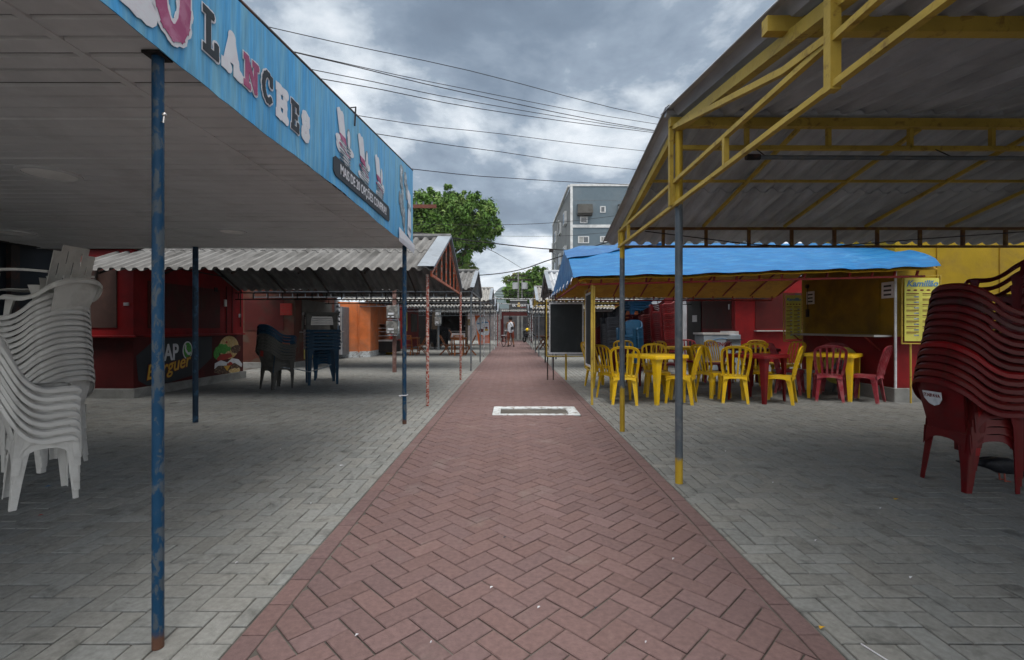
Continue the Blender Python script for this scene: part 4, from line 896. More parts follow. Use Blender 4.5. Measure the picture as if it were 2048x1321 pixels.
# interior beyond
mb = MB(); mb.box(-6, -1.1, 45, 45.2, 0, 2.6); mb.box(-1.1, 8, 52, 52.2, 0, 2.4); tag(mb.build('back_wall', M('far_wall', (.20, .18, .18), .8, (.1, .1, .11), .8, scale=1.2)), 'pale far wall beyond the road at the end of the path', 'wall')
wk = thing('far_building', 'low pale building across the road behind the shelter', 'building', (0, 0, 0))
mb = MB(); mb.box(-14, 14, 54, 60, 0, 3.4); mb.build('wall', mStuccoS, wk)
for i in range(8): mb = MB(); mb.box(-11+i*3, -9.6+i*3, 53.95, 54, .0, 2.2); mb.build('door', mShut if i % 2 else mGreyW, wk)

# meter posts
def meter_post(label, x, y, zt, m, boxes):
    t = thing('meter_post', label, 'meter post', (x, y, 0), 0, 'electric meter posts')
    mb = MB(); mb.box(-.045, .045, -.045, .045, 0, zt); mb.build('post', m, t, bevel=.004)
    for (z0, z1, w) in boxes:
        mb = MB(); mb.box(-w/2, w/2, -.22, -.05, z0, z1); b = mb.build('meter_box', mGlassCase if w < .3 else M('meter_grey', (.13, .13, .125), .35, (.25, .25, .24), .8, scale=8, lo=.5, hi=.55), t, bevel=.02)
        mb = MB(); mb.box(-w*.35, w*.1, -.228, -.22, z0+.10, z0+.15); mb.box(-w*.4, -w*.25, -.228, -.22, z0+.03, z0+.06); mb.box(-.02, .04, -.228, -.22, z0+.03, z0+.06); mb.build('label_plate', mWhitePr, b)
        mb = MB(); mb.tube([(w*.2, -.16, z1), (w*.45, -.2, z1+.04), (w*.5, -.24, z0+.1), (w*.42, -.23, z0-.04), (-w*.4, -.2, z0-.03)], .012, 6); mb.build('loose_wire', mVGrey, b)
    mb = MB(); mb.tube([(.1, 0, boxes[-1][1]), (.2, 0, boxes[-1][1]+.3), (.06, 0, zt)], .014, 6); mb.tube([(-.1, 0, boxes[-1][1]), (-.2, 0, boxes[-1][1]+.3), (-.06, 0, zt)], .014, 6); mb.build('cable', mCable, t)
    return t
a = G(789, 745); meter_post('rusty meter post with two bulky grey meter boxes left of the second blue post', a[0], a[1], 2.2, M('rusty_post', (.16, .09, .08), .8, (.28, .2, .18), .8, scale=12), [(1.02, 1.36, .34), (1.42, 1.76, .32)])
a = G(877, 701); meter_post('grey meter post with glass meter boxes beyond the orange posts', a[0], a[1], 2.1, mGreyS, [(1.35, 1.75, .34), (1.82, 2.12, .29)])

# ---------------------------------------------------------------- plastic furniture (front = +x)
def sweep(mb, path, w, t, hint=(1, 0, 0)):
    P = [Vector(p) for p in path]; g0 = []; hv = Vector(hint); n = len(P); L_ = []
    for i in range(n):
        d = (P[min(i+1, n-1)]-P[max(i-1, 0)]).normalized(); a = d.cross(hv)
        a = a.normalized() if a.length > 1e-4 else Vector((0, 1, 0)); L_.append([P[i]-a*w/2, P[i]+a*w/2])
    mb.sheet(L_, t)
def smooth_path(pts, sub=4):
    P = [Vector(p) for p in pts]; out = []
    for i in range(len(P)-1):
        p0 = P[max(i-1, 0)]; p1 = P[i]; p2 = P[i+1]; p3 = P[min(i+2, len(P)-1)]
        for k in range(sub):
            t = k/sub; out.append(.5*((2*p1)+(p2-p0)*t+(2*p0-5*p1+4*p2-p3)*t*t+(3*p1-p0-3*p2+p3)*t**3))
    out.append(P[-1]); return out
def rim(mb, half, lip=.030, wid=.028, t=.005):
    """half: outline points (y>=0) from the middle of the back's top to the front of the arm"""
    P = smooth_path(half, 4); full = [Vector((p.x, -p.y, p.z)) for p in reversed(P)][:-1]+P; g = []
    n = len(full); c = Vector((.0, 0, 0))
    for i in range(n):
        d = (full[min(i+1, n-1)]-full[max(i-1, 0)]).normalized(); o = d.cross(Vector((0, 0, 1)))
        if o.length < .05: o = Vector((-1, 0, 0))
        o.normalize(); 
        if o.dot(Vector((full[i].x-.05, full[i].y, 0))) < 0: o = -o
        nn_ = d.cross(o).normalized()
        if nn_.z > 0: nn_ = -nn_
        dn = (nn_+Vector((0, 0, -.6))).normalized() if abs(nn_.z) < .9 else Vector((0, 0, -1))
        g.append([full[i]-o*wid*.3, full[i]+o*wid*.5, full[i]+o*wid+dn*lip*.35, full[i]+o*wid*1.05+dn*lip])
    mb.sheet(g, t); return mb
def leg(mb, top, bot, sx, sy, wt, wb, t=.005, rows=5, bulge=0.):
    """L-section leg, corner pointing outwards"""
    g = []
    for i in range(rows+1):
        f = i/rows; c = Vector(top).lerp(Vector(bot), f); w = wt+(wb-wt)*(f**.8)
        if i == 0: w *= 1.25
        r = w*.28
        row = [c+Vector((-sx*w, 0, 0)), c+Vector((-sx*r, 0, 0)), c+Vector((-sx*r*.3, -sy*r*.3, 0)), c+Vector((0, -sy*r, 0)), c+Vector((0, -sy*w, 0))]
        g.append(row)
    if sx*sy > 0: g = g[::-1]
    mb.sheet(g, t); return mb
def seat_grid(x0, x1, hw, z, hwb=None, dish=.018, nx=8, ny=8, roll=.02):
    g = []
    for i in range(nx+1):
        u = i/nx; x = x0+(x1-x0)*u; w = (hwb or hw)+(hw-(hwb or hw))*u; row = []
        for j in range(ny+1):
            v = -1+2*j/ny; zz = z-dish*(1-v*v)*math.sin(math.pi*min(1, u*1.1))-(roll*max(0, (u-.8)/.2)**2)-(.012*max(0, abs(v)-.8)/.2)
            row.append((x, v*w, zz))
        g.append(row)
    return g
def side_apron(mb, y, x0, x1, zt, zm, ze, t=.005, n=10, s=1):
    g = [[(x0+(x1-x0)*i/n, y, zt), (x0+(x1-x0)*i/n, y+s*.012, zm-(zm-ze)*abs(2*i/n-1)**3)] for i in range(n+1)]
    mb.sheet(g if s > 0 else g[::-1], t)
def cross_apron(mb, x, hw, zt, zm, ze, s=1, n=10, t=.005):
    g = [[(x, -hw+2*hw*i/n, zt), (x+s*.012, -hw+2*hw*i/n, zm-(zm-ze)*abs(2*i/n-1)**3)] for i in range(n+1)]
    mb.sheet(g[::-1] if s > 0 else g, t)
def armchair(label, mat, badge=None, group=None, low=False, sc=1.0):
    t = thing('plastic_armchair' if not low else 'plastic_chair', label, 'chair', (0, 0, 0), 0, group)
    mb = MB(); mb.sheet(seat_grid(-.185, .20, .205, .415, .175), .005); mb.build('seat', mat, t, smooth=True)
    g = []                                            # solid curved back
    for i in range(9):
        v = i/8; row = []
        for j in range(13):
            u = -1+2*j/12; hw = .165+.05*v; x = -.185-.115*v+.055*abs(u)**2.4*v+.01*(1-v)*abs(u); z = .41+(.40-.055*abs(u)**2.5)*v; row.append((x, u*hw, z))
        g.append(row)
    mb = MB(); mb.sheet(g, .005); bk = mb.build('backrest', mat, t, smooth=True)
    if low: half = [(-.305, 0, .815), (-.30, .10, .808), (-.275, .175, .775), (-.25, .205, .73), (-.215, .218, .65), (-.165, .225, .555), (-.10, .23, .48), (-.02, .23, .446), (.10, .228, .446), (.17, .222, .444), (.205, .215, .42)]
    else: half = [(-.30, 0, .812), (-.295, .10, .805), (-.265, .185, .775), (-.21, .235, .725), (-.14, .262, .655), (-.06, .272, .612), (.04, .275, .598), (.13, .272, .598), (.19, .262, .585), (.215, .25, .55)]
    mb = MB(); rim(mb, half, .036 if low else .043, .030); mb.build('rim' if low else 'arm_rim', mat, t, smooth=True)
    for sy in (-1, 1):
        mb = MB(); ztf = .43 if low else .575
        leg(mb, (.205, sy*(.215 if low else .25), ztf), (.215, sy*.225, 0), 1, sy, .085, .042); mb.build('leg', mat, t, smooth=True)
        mb = MB(); leg(mb, (-.17, sy*.20, .44), (-.215, sy*.215, 0), -1, sy, .10, .045); mb.build('leg', mat, t, smooth=True)
    mb = MB()
    for sy in (-1, 1): side_apron(mb, sy*.205, -.18, .19, .415, .372, .27, s=sy)
    cross_apron(mb, .195, .205, .40, .36, .28, 1); cross_apron(mb, -.185, .18, .41, .36, .28, -1); mb.build('apron', mat, t, smooth=True)
    if badge:
        f = Fr((-.298, 0, .70), (0, -1, 0), (.22, 0, 1)); f = Fr((-.283, 0, .66), (0, -1, 0), (-.26, 0, .96))
        mb = MB(); pts = [(-.085, .045), (.085, .045), (.08, -.01), (.045, -.05), (0, -.065), (-.045, -.05), (-.08, -.01)]
        if badge == 'shield': mb.poly(f, pts, .004, .011); b = mb.build('badge', mWhitePr, t); text('ITAIPAVA', f, 0, .015, .036, mMaroon, b, 'badge_lettering', c=.0125, ext=.0008, bold=.0008)
        else: mb.poly(f, [(-.04, .03), (.04, .03), (.04, -.02), (-.04, -.02)], .004, .010); mb.build('badge', mTom, t)
    return t
def bistro(label, mat, group=None):
    t = thing('plastic_chair', label, 'chair', (0, 0, 0), 0, group)
    mb = MB(); mb.sheet(seat_grid(-.185, .21, .205, .435, .175, .012), .006); mb.build('seat', mat, t, smooth=True)
    mb = MB(); half = [(-.30, 0, .885), (-.298, .08, .882), (-.29, .14, .868), (-.28, .19, .835), (-.265, .205, .78), (-.23, .20, .66), (-.20, .185, .54), (-.185, .165, .435)]
    P = smooth_path(half, 3); full = [Vector((p.x, -p.y, p.z)) for p in reversed(P)][:-1]+P; g = []
    for i, p in enumerate(full):
        d = (full[min(i+1, len(full)-1)]-full[max(i-1, 0)]).normalized(); o = d.cross(Vector((1, 0, .2))).normalized()
        if o.dot(Vector((0, p.y, p.z-.6))) < 0: o = -o
        g.append([p-o*.020+Vector((-.004, 0, 0)), p-o*.016+Vector((.008, 0, 0)), p+o*.012+Vector((.010, 0, 0)), p+o*.02+Vector((-.008, 0, 0))])
    mb.sheet(g, .005); bk = mb.build('back_frame', mat, t, smooth=True)
    for k in range(4):
        u = (k-1.5)/1.5; mb = MB()
        pts = smooth_path([(-.185, u*.095, .43), (-.205, u*.105, .54), (-.235, u*.118, .66), (-.272, u*.13, .79), (-.292, u*.136, .862)], 2)
        sweep(mb, pts, .026, .012); mb.build('back_slat', mat, t, smooth=True)
    for sy in (-1, 1):
        mb = MB(); leg(mb, (.19, sy*.19, .42), (.215, sy*.205, 0), 1, sy, .072, .042, .007); mb.build('leg', mat, t, smooth=True)
        mb = MB(); leg(mb, (-.165, sy*.17, .42), (-.215, sy*.20, 0), -1, sy, .075, .042, .007); mb.build('leg', mat, t, smooth=True)
    mb = MB()
    for sy in (-1, 1): side_apron(mb, sy*.19, -.17, .19, .43, .392, .35, s=sy)
    cross_apron(mb, .20, .19, .415, .385, .35, 1); cross_apron(mb, -.18, .17, .43, .39, .36, -1); mb.build('apron', mat, t, smooth=True)
    return t
def ptable(label, mat, group=None, hz=.755, hw=.355):
    t = thing('plastic_table', label, 'table', (0, 0, 0), 0, group)
    mb = MB(); r = .05; pts = []
    for (cx_, cy_, a) in ((hw-r, hw-r, 0), (-hw+r, hw-r, 90), (-hw+r, -hw+r, 180), (hw-r, -hw+r, 270)): pts += [(cx_+r*math.cos(R(a+q*30)), cy_+r*math.sin(R(a+q*30))) for q in range(4)]
    f = Fr((0, 0, 0), (1, 0, 0), (0, 1, 0)); n = len(pts)
    mb.poly(f, [(x*.985, y*.985) for x, y in pts], hz-.010, hz)
    vs = []
    for k, (s_, z) in enumerate(((.985, hz-.004), (1., hz-.012), (1.0, hz-.055), (.985, hz-.055), (.985, hz-.014))): vs += [(x*s_, y*s_, z) for x, y in pts]
    mb.add(vs, [(k*n+i, (k+1)*n+i, (k+1)*n+(i+1) % n, k*n+(i+1) % n) for k in range(4) for i in range(n)]); mb.build('tabletop', mat, t, smooth=True)
    for sx in (-1, 1):
        for sy in (-1, 1):
            mb = MB(); leg(mb, (sx*(hw-.03), sy*(hw-.03), hz-.03), (sx*(hw-.045), sy*(hw-.045), 0), sx, sy, .115, .05, .006, 7); mb.build('leg', mat, t, smooth=True)
    return t
def place(src, x, y, heading, label, z=0., tint_=(1, 1, 1), first=None, group=None, tilt=(0, 0), scale=1.):
    if first is not None and first[0]: c = src; first[0] = False; set_tint(c, tint_)
    else: c = copy_tree(src, None, tint_)
    c.location = (x, y, z); c.rotation_euler = (tilt[0], tilt[1], R(heading)); c.scale = scale if isinstance(scale, tuple) else (scale,)*3
    c['label'] = label
    if group: c['group'] = group
    elif 'group' in c: del c['group']
    return c
def stack(src, fl, n, x, y, heading, dz, dx, base_label, group, scale=1., tintf=None, z0=0., dx2=0.):
    h = R(heading)
    for i in range(n):
        pos = 'lowest' if i == 0 else ('topmost' if i == n-1 else 'inner')
        jx, jy = random.uniform(-.003, .003), random.uniform(-.003, .003)
        place(src, x+math.cos(h)*dx*i+jx, y+math.sin(h)*dx*i+jy, heading+random.uniform(-.8, .8), f'{pos} {base_label}', z0+dz*i, tintf(i) if tintf else (1, 1, 1), fl, group, scale=scale)
gv = lambda lo=.85, hi=1.05: (lambda k: (k, k, k))(random.uniform(lo, hi))
yb = bistro('y', mYelPl); yf = [True]; rb = bistro('r', mRedFad); rf = [True]
YG = 'yellow slat-backed chairs at the tables'; RGp = 'faded red slat-backed chairs at the tables'
for (x, y, h, lb) in (
    (1.76, 7.30, 76, 'yellow slatted chair with its back to us at the left table, behind a post'),
    (1.70, 7.86, 30, 'yellow slatted chair left of the left yellow table, beside the edge-on board'),
    (2.66, 7.36, 150, 'yellow slatted chair right of the left yellow table, half behind the near post'),
    (2.50, 8.10, 262, 'yellow slatted chair facing us across the left yellow table'),
    (1.72, 9.35, 15, 'yellow slatted chair in the back row nearest the path'),
    (2.45, 10.2, 262, 'yellow slatted chair facing us in the back row before the navy stack'),
    (2.85, 9.75, 205, 'shaded yellow slatted chair turned left in the back row before the navy stack'),
    (3.52, 7.45, 74, 'yellow slatted chair with its back to us at the near red table'),
    (3.42, 7.98, 20, 'yellow slatted chair at the left side of the near red table'),
    (4.22, 7.36, 142, 'yellow slatted chair at the right of the near red table, seen from its side'),
    (4.28, 8.20, 255, 'yellow slatted chair facing us across the near red table'),
    (4.62, 10.3, 300, 'yellow slatted chair in front of the freezer'),
    (4.78, 9.25, 80, 'shaded yellow slatted chair with its back to us at the far red table'),
    (5.50, 10.3, 262, 'yellow slatted chair facing us below the white ledge of the red kiosk'),
    (5.65, 9.65, 190, 'shaded yellow slatted chair at the right of the far red table')):
    place(yb, x, y, h, lb, 0, gv(.9, 1.06), yf, YG)
for (x, y, h, lb) in (
    (5.12, 7.58, 62, 'faded red slatted chair with its back to us at the right-hand yellow table'),
    (5.66, 7.48, 128, 'faded red slatted chair seen sideways, right of the right-hand yellow table'),
    (5.72, 8.32, 232, 'faded red slatted chair facing us behind the right-hand yellow table'),
    (4.98, 8.40, 320, 'faded red slatted chair at the left of the right-hand yellow table, in shade'),
    (3.35, 9.95, 350, 'faded red slatted chair left of the rear yellow table, by the near steel post'),
    (4.10, 10.9, 258, 'faded red slatted chair facing us behind the rear yellow table'),
    (4.35, 10.1, 165, 'dark red slatted chair turned left at the rear yellow table')):
    place(rb, x, y, h, lb, 0, gv(.85, 1.05), rf, RGp)
ty = ptable('t', mYelPl); tyf = [True]; tr_ = ptable('t', mRedPl); trf = [True]
place(ty, 2.32, 7.50, 28, 'square yellow plastic table at the left, turned corner-on towards us', 0, (1, 1, 1), tyf, 'yellow plastic tables')
place(ty, 5.38, 7.84, 44, 'square yellow plastic table with faded red chairs in front of the yellow kiosk', 0, (1, 1, 1), tyf, 'yellow plastic tables')
place(ty, 3.86, 10.45, 8, 'rear yellow plastic table with red chairs before the dark doorway', 0, (.85, .85, .85), tyf, 'yellow plastic tables')
place(tr_, 3.97, 7.60, 33, 'bright red plastic table corner-on in the middle of the seating', 0, (1.35, 1.2, 1.2), trf, 'red plastic tables')
place(tr_, 5.05, 9.75, 10, 'red plastic table in the back row before the red kiosk', 0, (1, 1, 1), trf, 'red plastic tables')
place(tr_, 2.25, 9.70, 10, 'red plastic table in the back row on the path side', 0, (1, 1, 1), trf, 'red plastic tables')
rt_ = thing('folded_round_table', 'round yellow folded table leaning against the yellow kiosk behind the red chairs', 'table', (5.93, 8.45, 0), 0)
mb = MB(); f = Fr((0, 0, .50), (.25, -1, 0), (.25, 0, 1)); mb.poly(f, circ(0, 0, .34, .34, 28), 0, .02); mb.build('tabletop', mPosterY, rt_); mb = MB(); mb.poly(f, circ(.05, -.02, .16, .12, 18), .02, .024); mb.build('print', mVGrey, rt_)
mb = MB(); mb.bar((-.0, -.2, 0), (.05, -.1, .5), .02); mb.bar((-.0, .2, 0), (.05, .1, .5), .02); mb.build('leg', mGreyS, rt_)
cl = thing('cool_box', 'white foam cool box on the ground behind the middle seating', 'cool box', (5.45, 9.05, 0), .2)
mb = MB(); mb.box(-.28, .28, -.18, .18, 0, .32); mb.build('box', mWhitePr, cl, bevel=.015); mb = MB(); mb.box(-.30, .30, -.20, .20, .32, .37); mb.build('lid', mWhitePr, cl, bevel=.01)
# big red stacks at right
ra = armchair('r', mRedPl, badge='shield'); raf = [True]
def rtint(i): k = random.uniform(.75, 1.1); return (1.9, .9, .9) if i == 4 else ((.55, 2.2, 1.8) if i == 10 else (k, k*(1+random.uniform(0, .4)), k))
place(ra, 3.42, 3.52, 0, 'lowest red armchair of the near right stack, with pale worn badge on its back', 0, (1, 1, 1), raf, 'red armchairs in the tall near stack', scale=(.88, .9, 1))
rplain = armchair('r', mRedPl); rpf = [True]
stack(rplain, rpf, 13, 3.431, 3.52, 0, .054, .0115, 'red armchair in the tall stack at the right edge, nearest us', 'red armchairs in the tall near stack', scale=(.88, .9, 1), z0=.054, tintf=rtint)
stack(rplain, rpf, 9, 4.62, 4.25, 178, .085, .004, 'red armchair in the raised stack behind the near right one', 'red armchairs in the second stack at the right edge', z0=.38, tintf=lambda i: gv(.8, 1.1))
tb_ = thing('plastic_table', 'dark red plastic table carrying the second chair stack at the right edge', 'table', (4.62, 4.25, 0))
bpy.data.objects.remove(tb_)
place(tr_, 4.62, 4.25, 0, 'dark red plastic table under the second chair stack at the right edge', -.37, (.8, .8, .8), trf, 'red plastic tables')
# white stacks at left
wl = armchair('w', mWhitePl, low=True); wlf = [True]
stack(wl, wlf, 7, -3.275, 3.25, 52, .056, .003, 'white armless chair in the short stack at the left edge', 'white chairs in the short left stack', scale=(.78, .92, 1.0), tintf=lambda i: gv(.8, 1.))
wa = armchair('w', mWhitePl); waf = [True]
stack(wa, waf, 16, -3.97, 4.0, 174, .0475, .0035, 'grey-white armchair in the tall stack at the left', 'white armchairs in the tall left stack', scale=(.84, .9, .95), tintf=lambda i: gv(.72, .92))
place(wa, -3.99, 4.0, 178, 'loose white armchair tipped on top of the tall white stack', .87, (.82, .82, .80), waf, 'white armchairs in the tall left stack', tilt=(0, R(-7)), scale=(.86, .9, .95))
# slotted-back chair on top
sb = thing('plastic_armchair', 'white armchair with slotted square back perched highest on the white stack', 'chair', (-4.13, 4.12, 1.12), R(180))
mb = MB(); mb.sheet(seat_grid(-.185, .20, .205, .40, .175), .006); mb.build('seat', mWhitePl, sb, smooth=True)
mb = MB(); fbk = Fr((-.21, 0, .38), (0, -1, 0), (-.22, 0, 1))
strips = [(-.19, -.14, 0, .34), (-.12, -.075, 0, .40), (-.055, -.01, 0, .40), (.01, .055, 0, .40), (.075, .12, 0, .40), (.14, .19, 0, .34)]
for a, b, z0, z1 in strips: mb.poly(fbk, [(a-.004, z0), (b+.004, z0), (b+.004, z1), (a-.004, z1)], 0, .006)
for a, b, z0, z1 in ((-.14, -.12, .0, .10), (-.14, -.12, .24, .34), (-.075, -.055, .14, .24), (-.075, -.055, .35, .40), (-.01, .01, .0, .08), (-.01, .01, .26, .40), (.055, .075, .14, .24), (.055, .075, .35, .40), (.12, .14, 0, .10), (.12, .14, .24, .34)): mb.poly(fbk, [(a, z0), (b, z0), (b, z1), (a, z1)], 0.001, .005)
mb.build('backrest', mWhitePl, sb)
for sy in (-1, 1):
    mb = MB(); sweep(mb, smooth_path([(-.25, sy*.20, .52), (-.1, sy*.25, .53), (.1, sy*.26, .53), (.2, sy*.25, .52)]), .045, .02, (0, 0, 1)); mb.build('armrest', mWhitePl, sb, smooth=True)
    mb = MB(); leg(mb, (.2, sy*.25, .52), (.215, sy*.225, .0), 1, sy, .07, .04); mb.build('leg', mWhitePl, sb, smooth=True)
    mb = MB(); leg(mb, (-.17, sy*.2, .42), (-.215, sy*.215, .0), -1, sy, .08, .045); mb.build('leg', mWhitePl, sb, smooth=True)
set_tint(sb, (.78, .78, .76))
# grey and blue stacks, left middle
ga = armchair('g', mGreyPl, badge='red'); gf = [True]
gb = G(531.7, 781.6)
stack(ga, gf, 6, -4.60, 9.12, 60, .052, .006, 'dark grey armchair in the stack before the burger mural', 'grey armchairs stacked before the mural')
ba = armchair('b', mBluePl); bf = [True]
stack(ba, bf, 3, -4.60+.6*.052*.3, 9.15, 60, .055, .006, 'navy armchair on top of the grey stack before the burger mural', 'navy armchairs on the grey stack', z0=.33, tintf=lambda i: (.7, .7, .7))
stack(ba, bf, 8, -4.30, 10.75, 200, .06, .004, 'navy armchair in the stack behind the plastic tables', 'navy armchairs stacked behind the tables', tintf=lambda i: (1.1, 1.1, 1.1))
tg = ptable('t', mGreyPl, hz=.78, hw=.34); tgf = [True]; tbl = ptable('t', mBluePl, hz=.78, hw=.34); tbf = [True]
for i in range(6): place(tbl, -4.03, 9.92, 28, f'navy plastic table under the grey one before the brown kiosk, {["lowest", "second from below", "third from below", "fourth from below", "fifth from below", "uppermost of the navy ones"][i]}', .072*i, (.6, .6, .6), tbf, 'navy stacked plastic tables')
place(tg, -4.05, 9.90, 28, 'dark grey plastic table on top of the navy tables', .72, (1, 1, 1), tgf)
sk = thing('slatted_crate', 'pale slatted panels tucked under the raised dark grey table', 'crate', (-4.05, 9.90, 1.24), R(28))
for k in range(4): mb = MB(); mb.box(-.29, .29, -.30, .30, .045*k, .045*k+.035); mb.build('slat', mAluD, sk)
mb = MB(); mb.tube([(-4.45, 9.0, .42), (-4.25, 9.25, .36), (-4.05, 9.35, .30), (-3.85, 9.5, .36), (-3.75, 9.7, .42)], .012, 6); tag(mb.build('rope', mVGrey), 'grey rope tying the grey chairs to the navy tables', 'rope')
# stacks in the right background
def k_(v): return lambda i: (v*random.uniform(.6, 1.25),)*3
stack(rplain, rpf, 26, 4.00, 12.2, 200, .048, .004, 'red armchair in the tall background stack left of the dark doorway', 'red armchairs in the tall background stack', tintf=k_(.95))
stack(rplain, rpf, 18, 3.60, 12.9, 200, .055, .002, 'red armchair in the narrow background stack beside the navy stack', 'red armchairs in the narrow background stack', tintf=k_(.55))
stack(ba, bf, 14, 3.10, 12.2, 235, .045, .006, 'navy armchair in the rounded stack in front of the orange kiosk', 'navy armchairs in the rounded background stack', tintf=k_(1.))
bk_ = armchair('k', mBlackPl); bkf = [True]
stack(bk_, bkf, 22, 3.05, 14.0, 190, .05, .003, 'black armchair in the tall stack behind the second steel post', 'black armchairs in the tall background stack', tintf=k_(1.6))
stack(bk_, bkf, 18, 2.86, 13.4, 190, .052, .003, 'blackish armchair in the leaner stack next to the yellow pole', 'black armchairs in the leaner background stack', tintf=k_(2.2))
stack(rplain, rpf, 12, 2.75, 14.6, 190, .055, .003, 'red armchair in the short stack nearest the path', 'red armchairs in the short background stack', tintf=k_(.9))
stack(bk_, bkf, 10, -4.40, 25.6, 20, .055, .003, 'black armchair in the stack left of the far meter post', 'black armchairs stacked left of the far meter post', tintf=k_(1.))
stack(bk_, bkf, 11, -3.85, 26.2, 20, .06, .003, 'black armchair in the stack right behind the far meter post', 'black armchairs stacked behind the far meter post', tintf=k_(1.))
for (x, n, c_, lb) in ((3.45, 12, (.9, .9, 1.), 'blue'), ):
    for i in range(4): place(tbl, 3.62, 13.6, 10, f'navy plastic table behind the narrow red chair stack, {["lowest", "second", "third", "topmost"][i]} of the four', .95+.075*i-.0, (1.6, 1.6, 1.6), tbf, 'navy tables behind the red stacks')
    for i in range(9): place(tr_, 3.62, 13.6, 10, f'dark red plastic table number {i+1} from below in the pile under the navy tables' if 0 else 'dark red plastic table in the pile beneath the navy tables', .10*i+.0, (.7, .7, .7), trf, 'dark red tables piled under the navy ones')

# wooden folding tables and chairs
def fold_chair(label):
    t = thing('folding_chair', label, 'chair', (0, 0, 0), 0)
    for sy in (-1, 1):
        mb = MB(); mb.bar((.24, sy*.19, 0), (-.22, sy*.19, .86), .028, .05, (0, 1, 0)); mb.build('leg', mWood, t)
        mb = MB(); mb.bar((-.22, sy*.155, 0), (.18, sy*.155, .44), .028, .045, (0, 1, 0)); mb.build('leg', mWood, t)
    mb = MB(); [mb.box(-.17+i*.065, -.12+i*.065, -.2, .2, .43, .45) for i in range(6)]; mb.build('seat', mWood, t)
    mb = MB(); [mb.bar((-.13-.04*i, -.2, .69+.075*i), (-.13-.04*i, .2, .69+.075*i), .015, .05) for i in range(3)]; mb.build('backrest', mWood, t)
    return t
def fold_table(label):
    t = thing('folding_table', label, 'table', (0, 0, 0), 0)
    mb = MB(); [mb.box(-.35+i*.1, -.26+i*.1, -.35, .35, .735, .76) for i in range(7)]; mb.build('tabletop', mWood, t)
    for sy in (-1, 1): mb = MB(); mb.box(-.33, .33, sy*.3-.015, sy*.3+.015, .69, .735); mb.build('rail', mWood, t)
    for sx in (-1, 1):
        for sy in (-1, 1): mb = MB(); mb.bar((sx*.31, sy*.28, 0), (sx*.30, sy*.28, .70), .04, .03); mb.build('leg', mWood, t)
    mb = MB(); [mb.box(-.30, .30, -.27, -.24, z, z+.04) for z in (.06, .25)]; mb.build('stretcher', mWood, t)
    return t
fc = fold_chair('c'); fcf = [True]; ft = fold_table('t'); ftf = [True]
WG = 'wooden folding chairs by the far meter post'
place(ft, PX(918, 20.3), 20.3, 4, 'varnished wooden folding table between two folding chairs, behind the second orange post', 0, (1, 1, 1), ftf, 'wooden folding tables')
place(ft, PX(822, 20.6), 20.7, 4, 'wooden folding table at the left, partly behind the second blue post', 0, (1, 1, 1), ftf, 'wooden folding tables')
place(fc, PX(890, 20.2), 20.2, 0, 'wooden folding chair on the left of the right-hand wooden table', 0, (1, 1, 1), fcf, WG)
place(fc, PX(942, 20.2), 20.2, 180, 'wooden folding chair on the right of the right-hand wooden table', 0, (1, 1, 1), fcf, WG)
place(fc, PX(845, 20.4), 20.4, 180, 'wooden folding chair right of the left-hand wooden table, behind the first orange post', 0, (1, 1, 1), fcf, WG)
place(fc, PX(918, 19.8), 19.75, 90, 'wooden folding chair pushed in front of the right-hand wooden table', 0, (1, 1, 1), fcf, WG)
place(fc, PX(815, 20.0), 20.0, 90, 'wooden folding chair pushed in front of the left-hand wooden table', 0, (1, 1, 1), fcf, WG)
for (px, Y, lb) in ((1082, 24.5, 'dark folding table with crossed legs right of the path'), (1090, 25.3, 'second dark crossed-leg table tucked behind the first on the right')):
    t = thing('folding_table', lb, 'table', (PX(px, Y), Y, 0), 0, 'dark crossed-leg tables on the right')
    mb = MB(); mb.box(-.35, .35, -.3, .3, .72, .75); mb.build('tabletop', mWoodD, t)
    for sy in (-1, 1):
        mb = MB(); mb.bar((-.3, sy*.25, 0), (.2, sy*.25, .72), .04); mb.build('leg', mWoodD, t); mb = MB(); mb.bar((.3, sy*.22, 0), (-.2, sy*.22, .72), .04); mb.build('leg', mWoodD, t)

# ---------------------------------------------------------------- bicycle, scooter, people
bY = 29.6; bx = PX(1014, bY)
bk = thing('bicycle', 'red bicycle with its rider standing astride on the far path', 'bicycle', (bx, bY, 0), R(68))
def torus(mb, c, r, rr, n=24):
    mb.tube([Vector(c)+Vector((math.cos(2*math.pi*i/n)*r, 0, math.sin(2*math.pi*i/n)*r)) for i in range(n+1)], rr, 6, cap=False)
for x in (-.52, .52):
    mb = MB(); torus(mb, (x, 0, .34), .325, .022); w = mb.build('wheel', mRubber, bk, smooth=True)
    mb = MB(); [mb.bar((x, 0, .34), (x+.31*math.cos(a*math.pi/8), 0, .34+.31*math.sin(a*math.pi/8)), .004) for a in range(16)]; mb.build('spokes', mChrome, w)
mb = MB(); a, b, c, d, e = (-.52, 0, .34), (-.12, 0, .30), (-.2, 0, .72), (.36, 0, .74), (.52, 0, .34)
for p, q in ((a, b), (a, c), (b, c), (b, d), (c, d), (d, e)): mb.tube([p, q], .018, 8)
mb.build('frame', mBikeR, bk); mb = MB(); mb.ball((-.22, 0, .86), .13, .07, .04); mb.tube([(-.2, 0, .72), (-.22, 0, .86)], .012); mb.build('saddle', mRubber, bk, smooth=True)
mb = MB(); mb.tube([(.36, 0, .72), (.34, 0, .98)], .014); mb.tube([(.22, -.28, 1.0), (.34, -.1, 1.0), (.34, .1, 1.0), (.22, .28, 1.0)], .013); mb.build('handlebar', mChrome, bk)
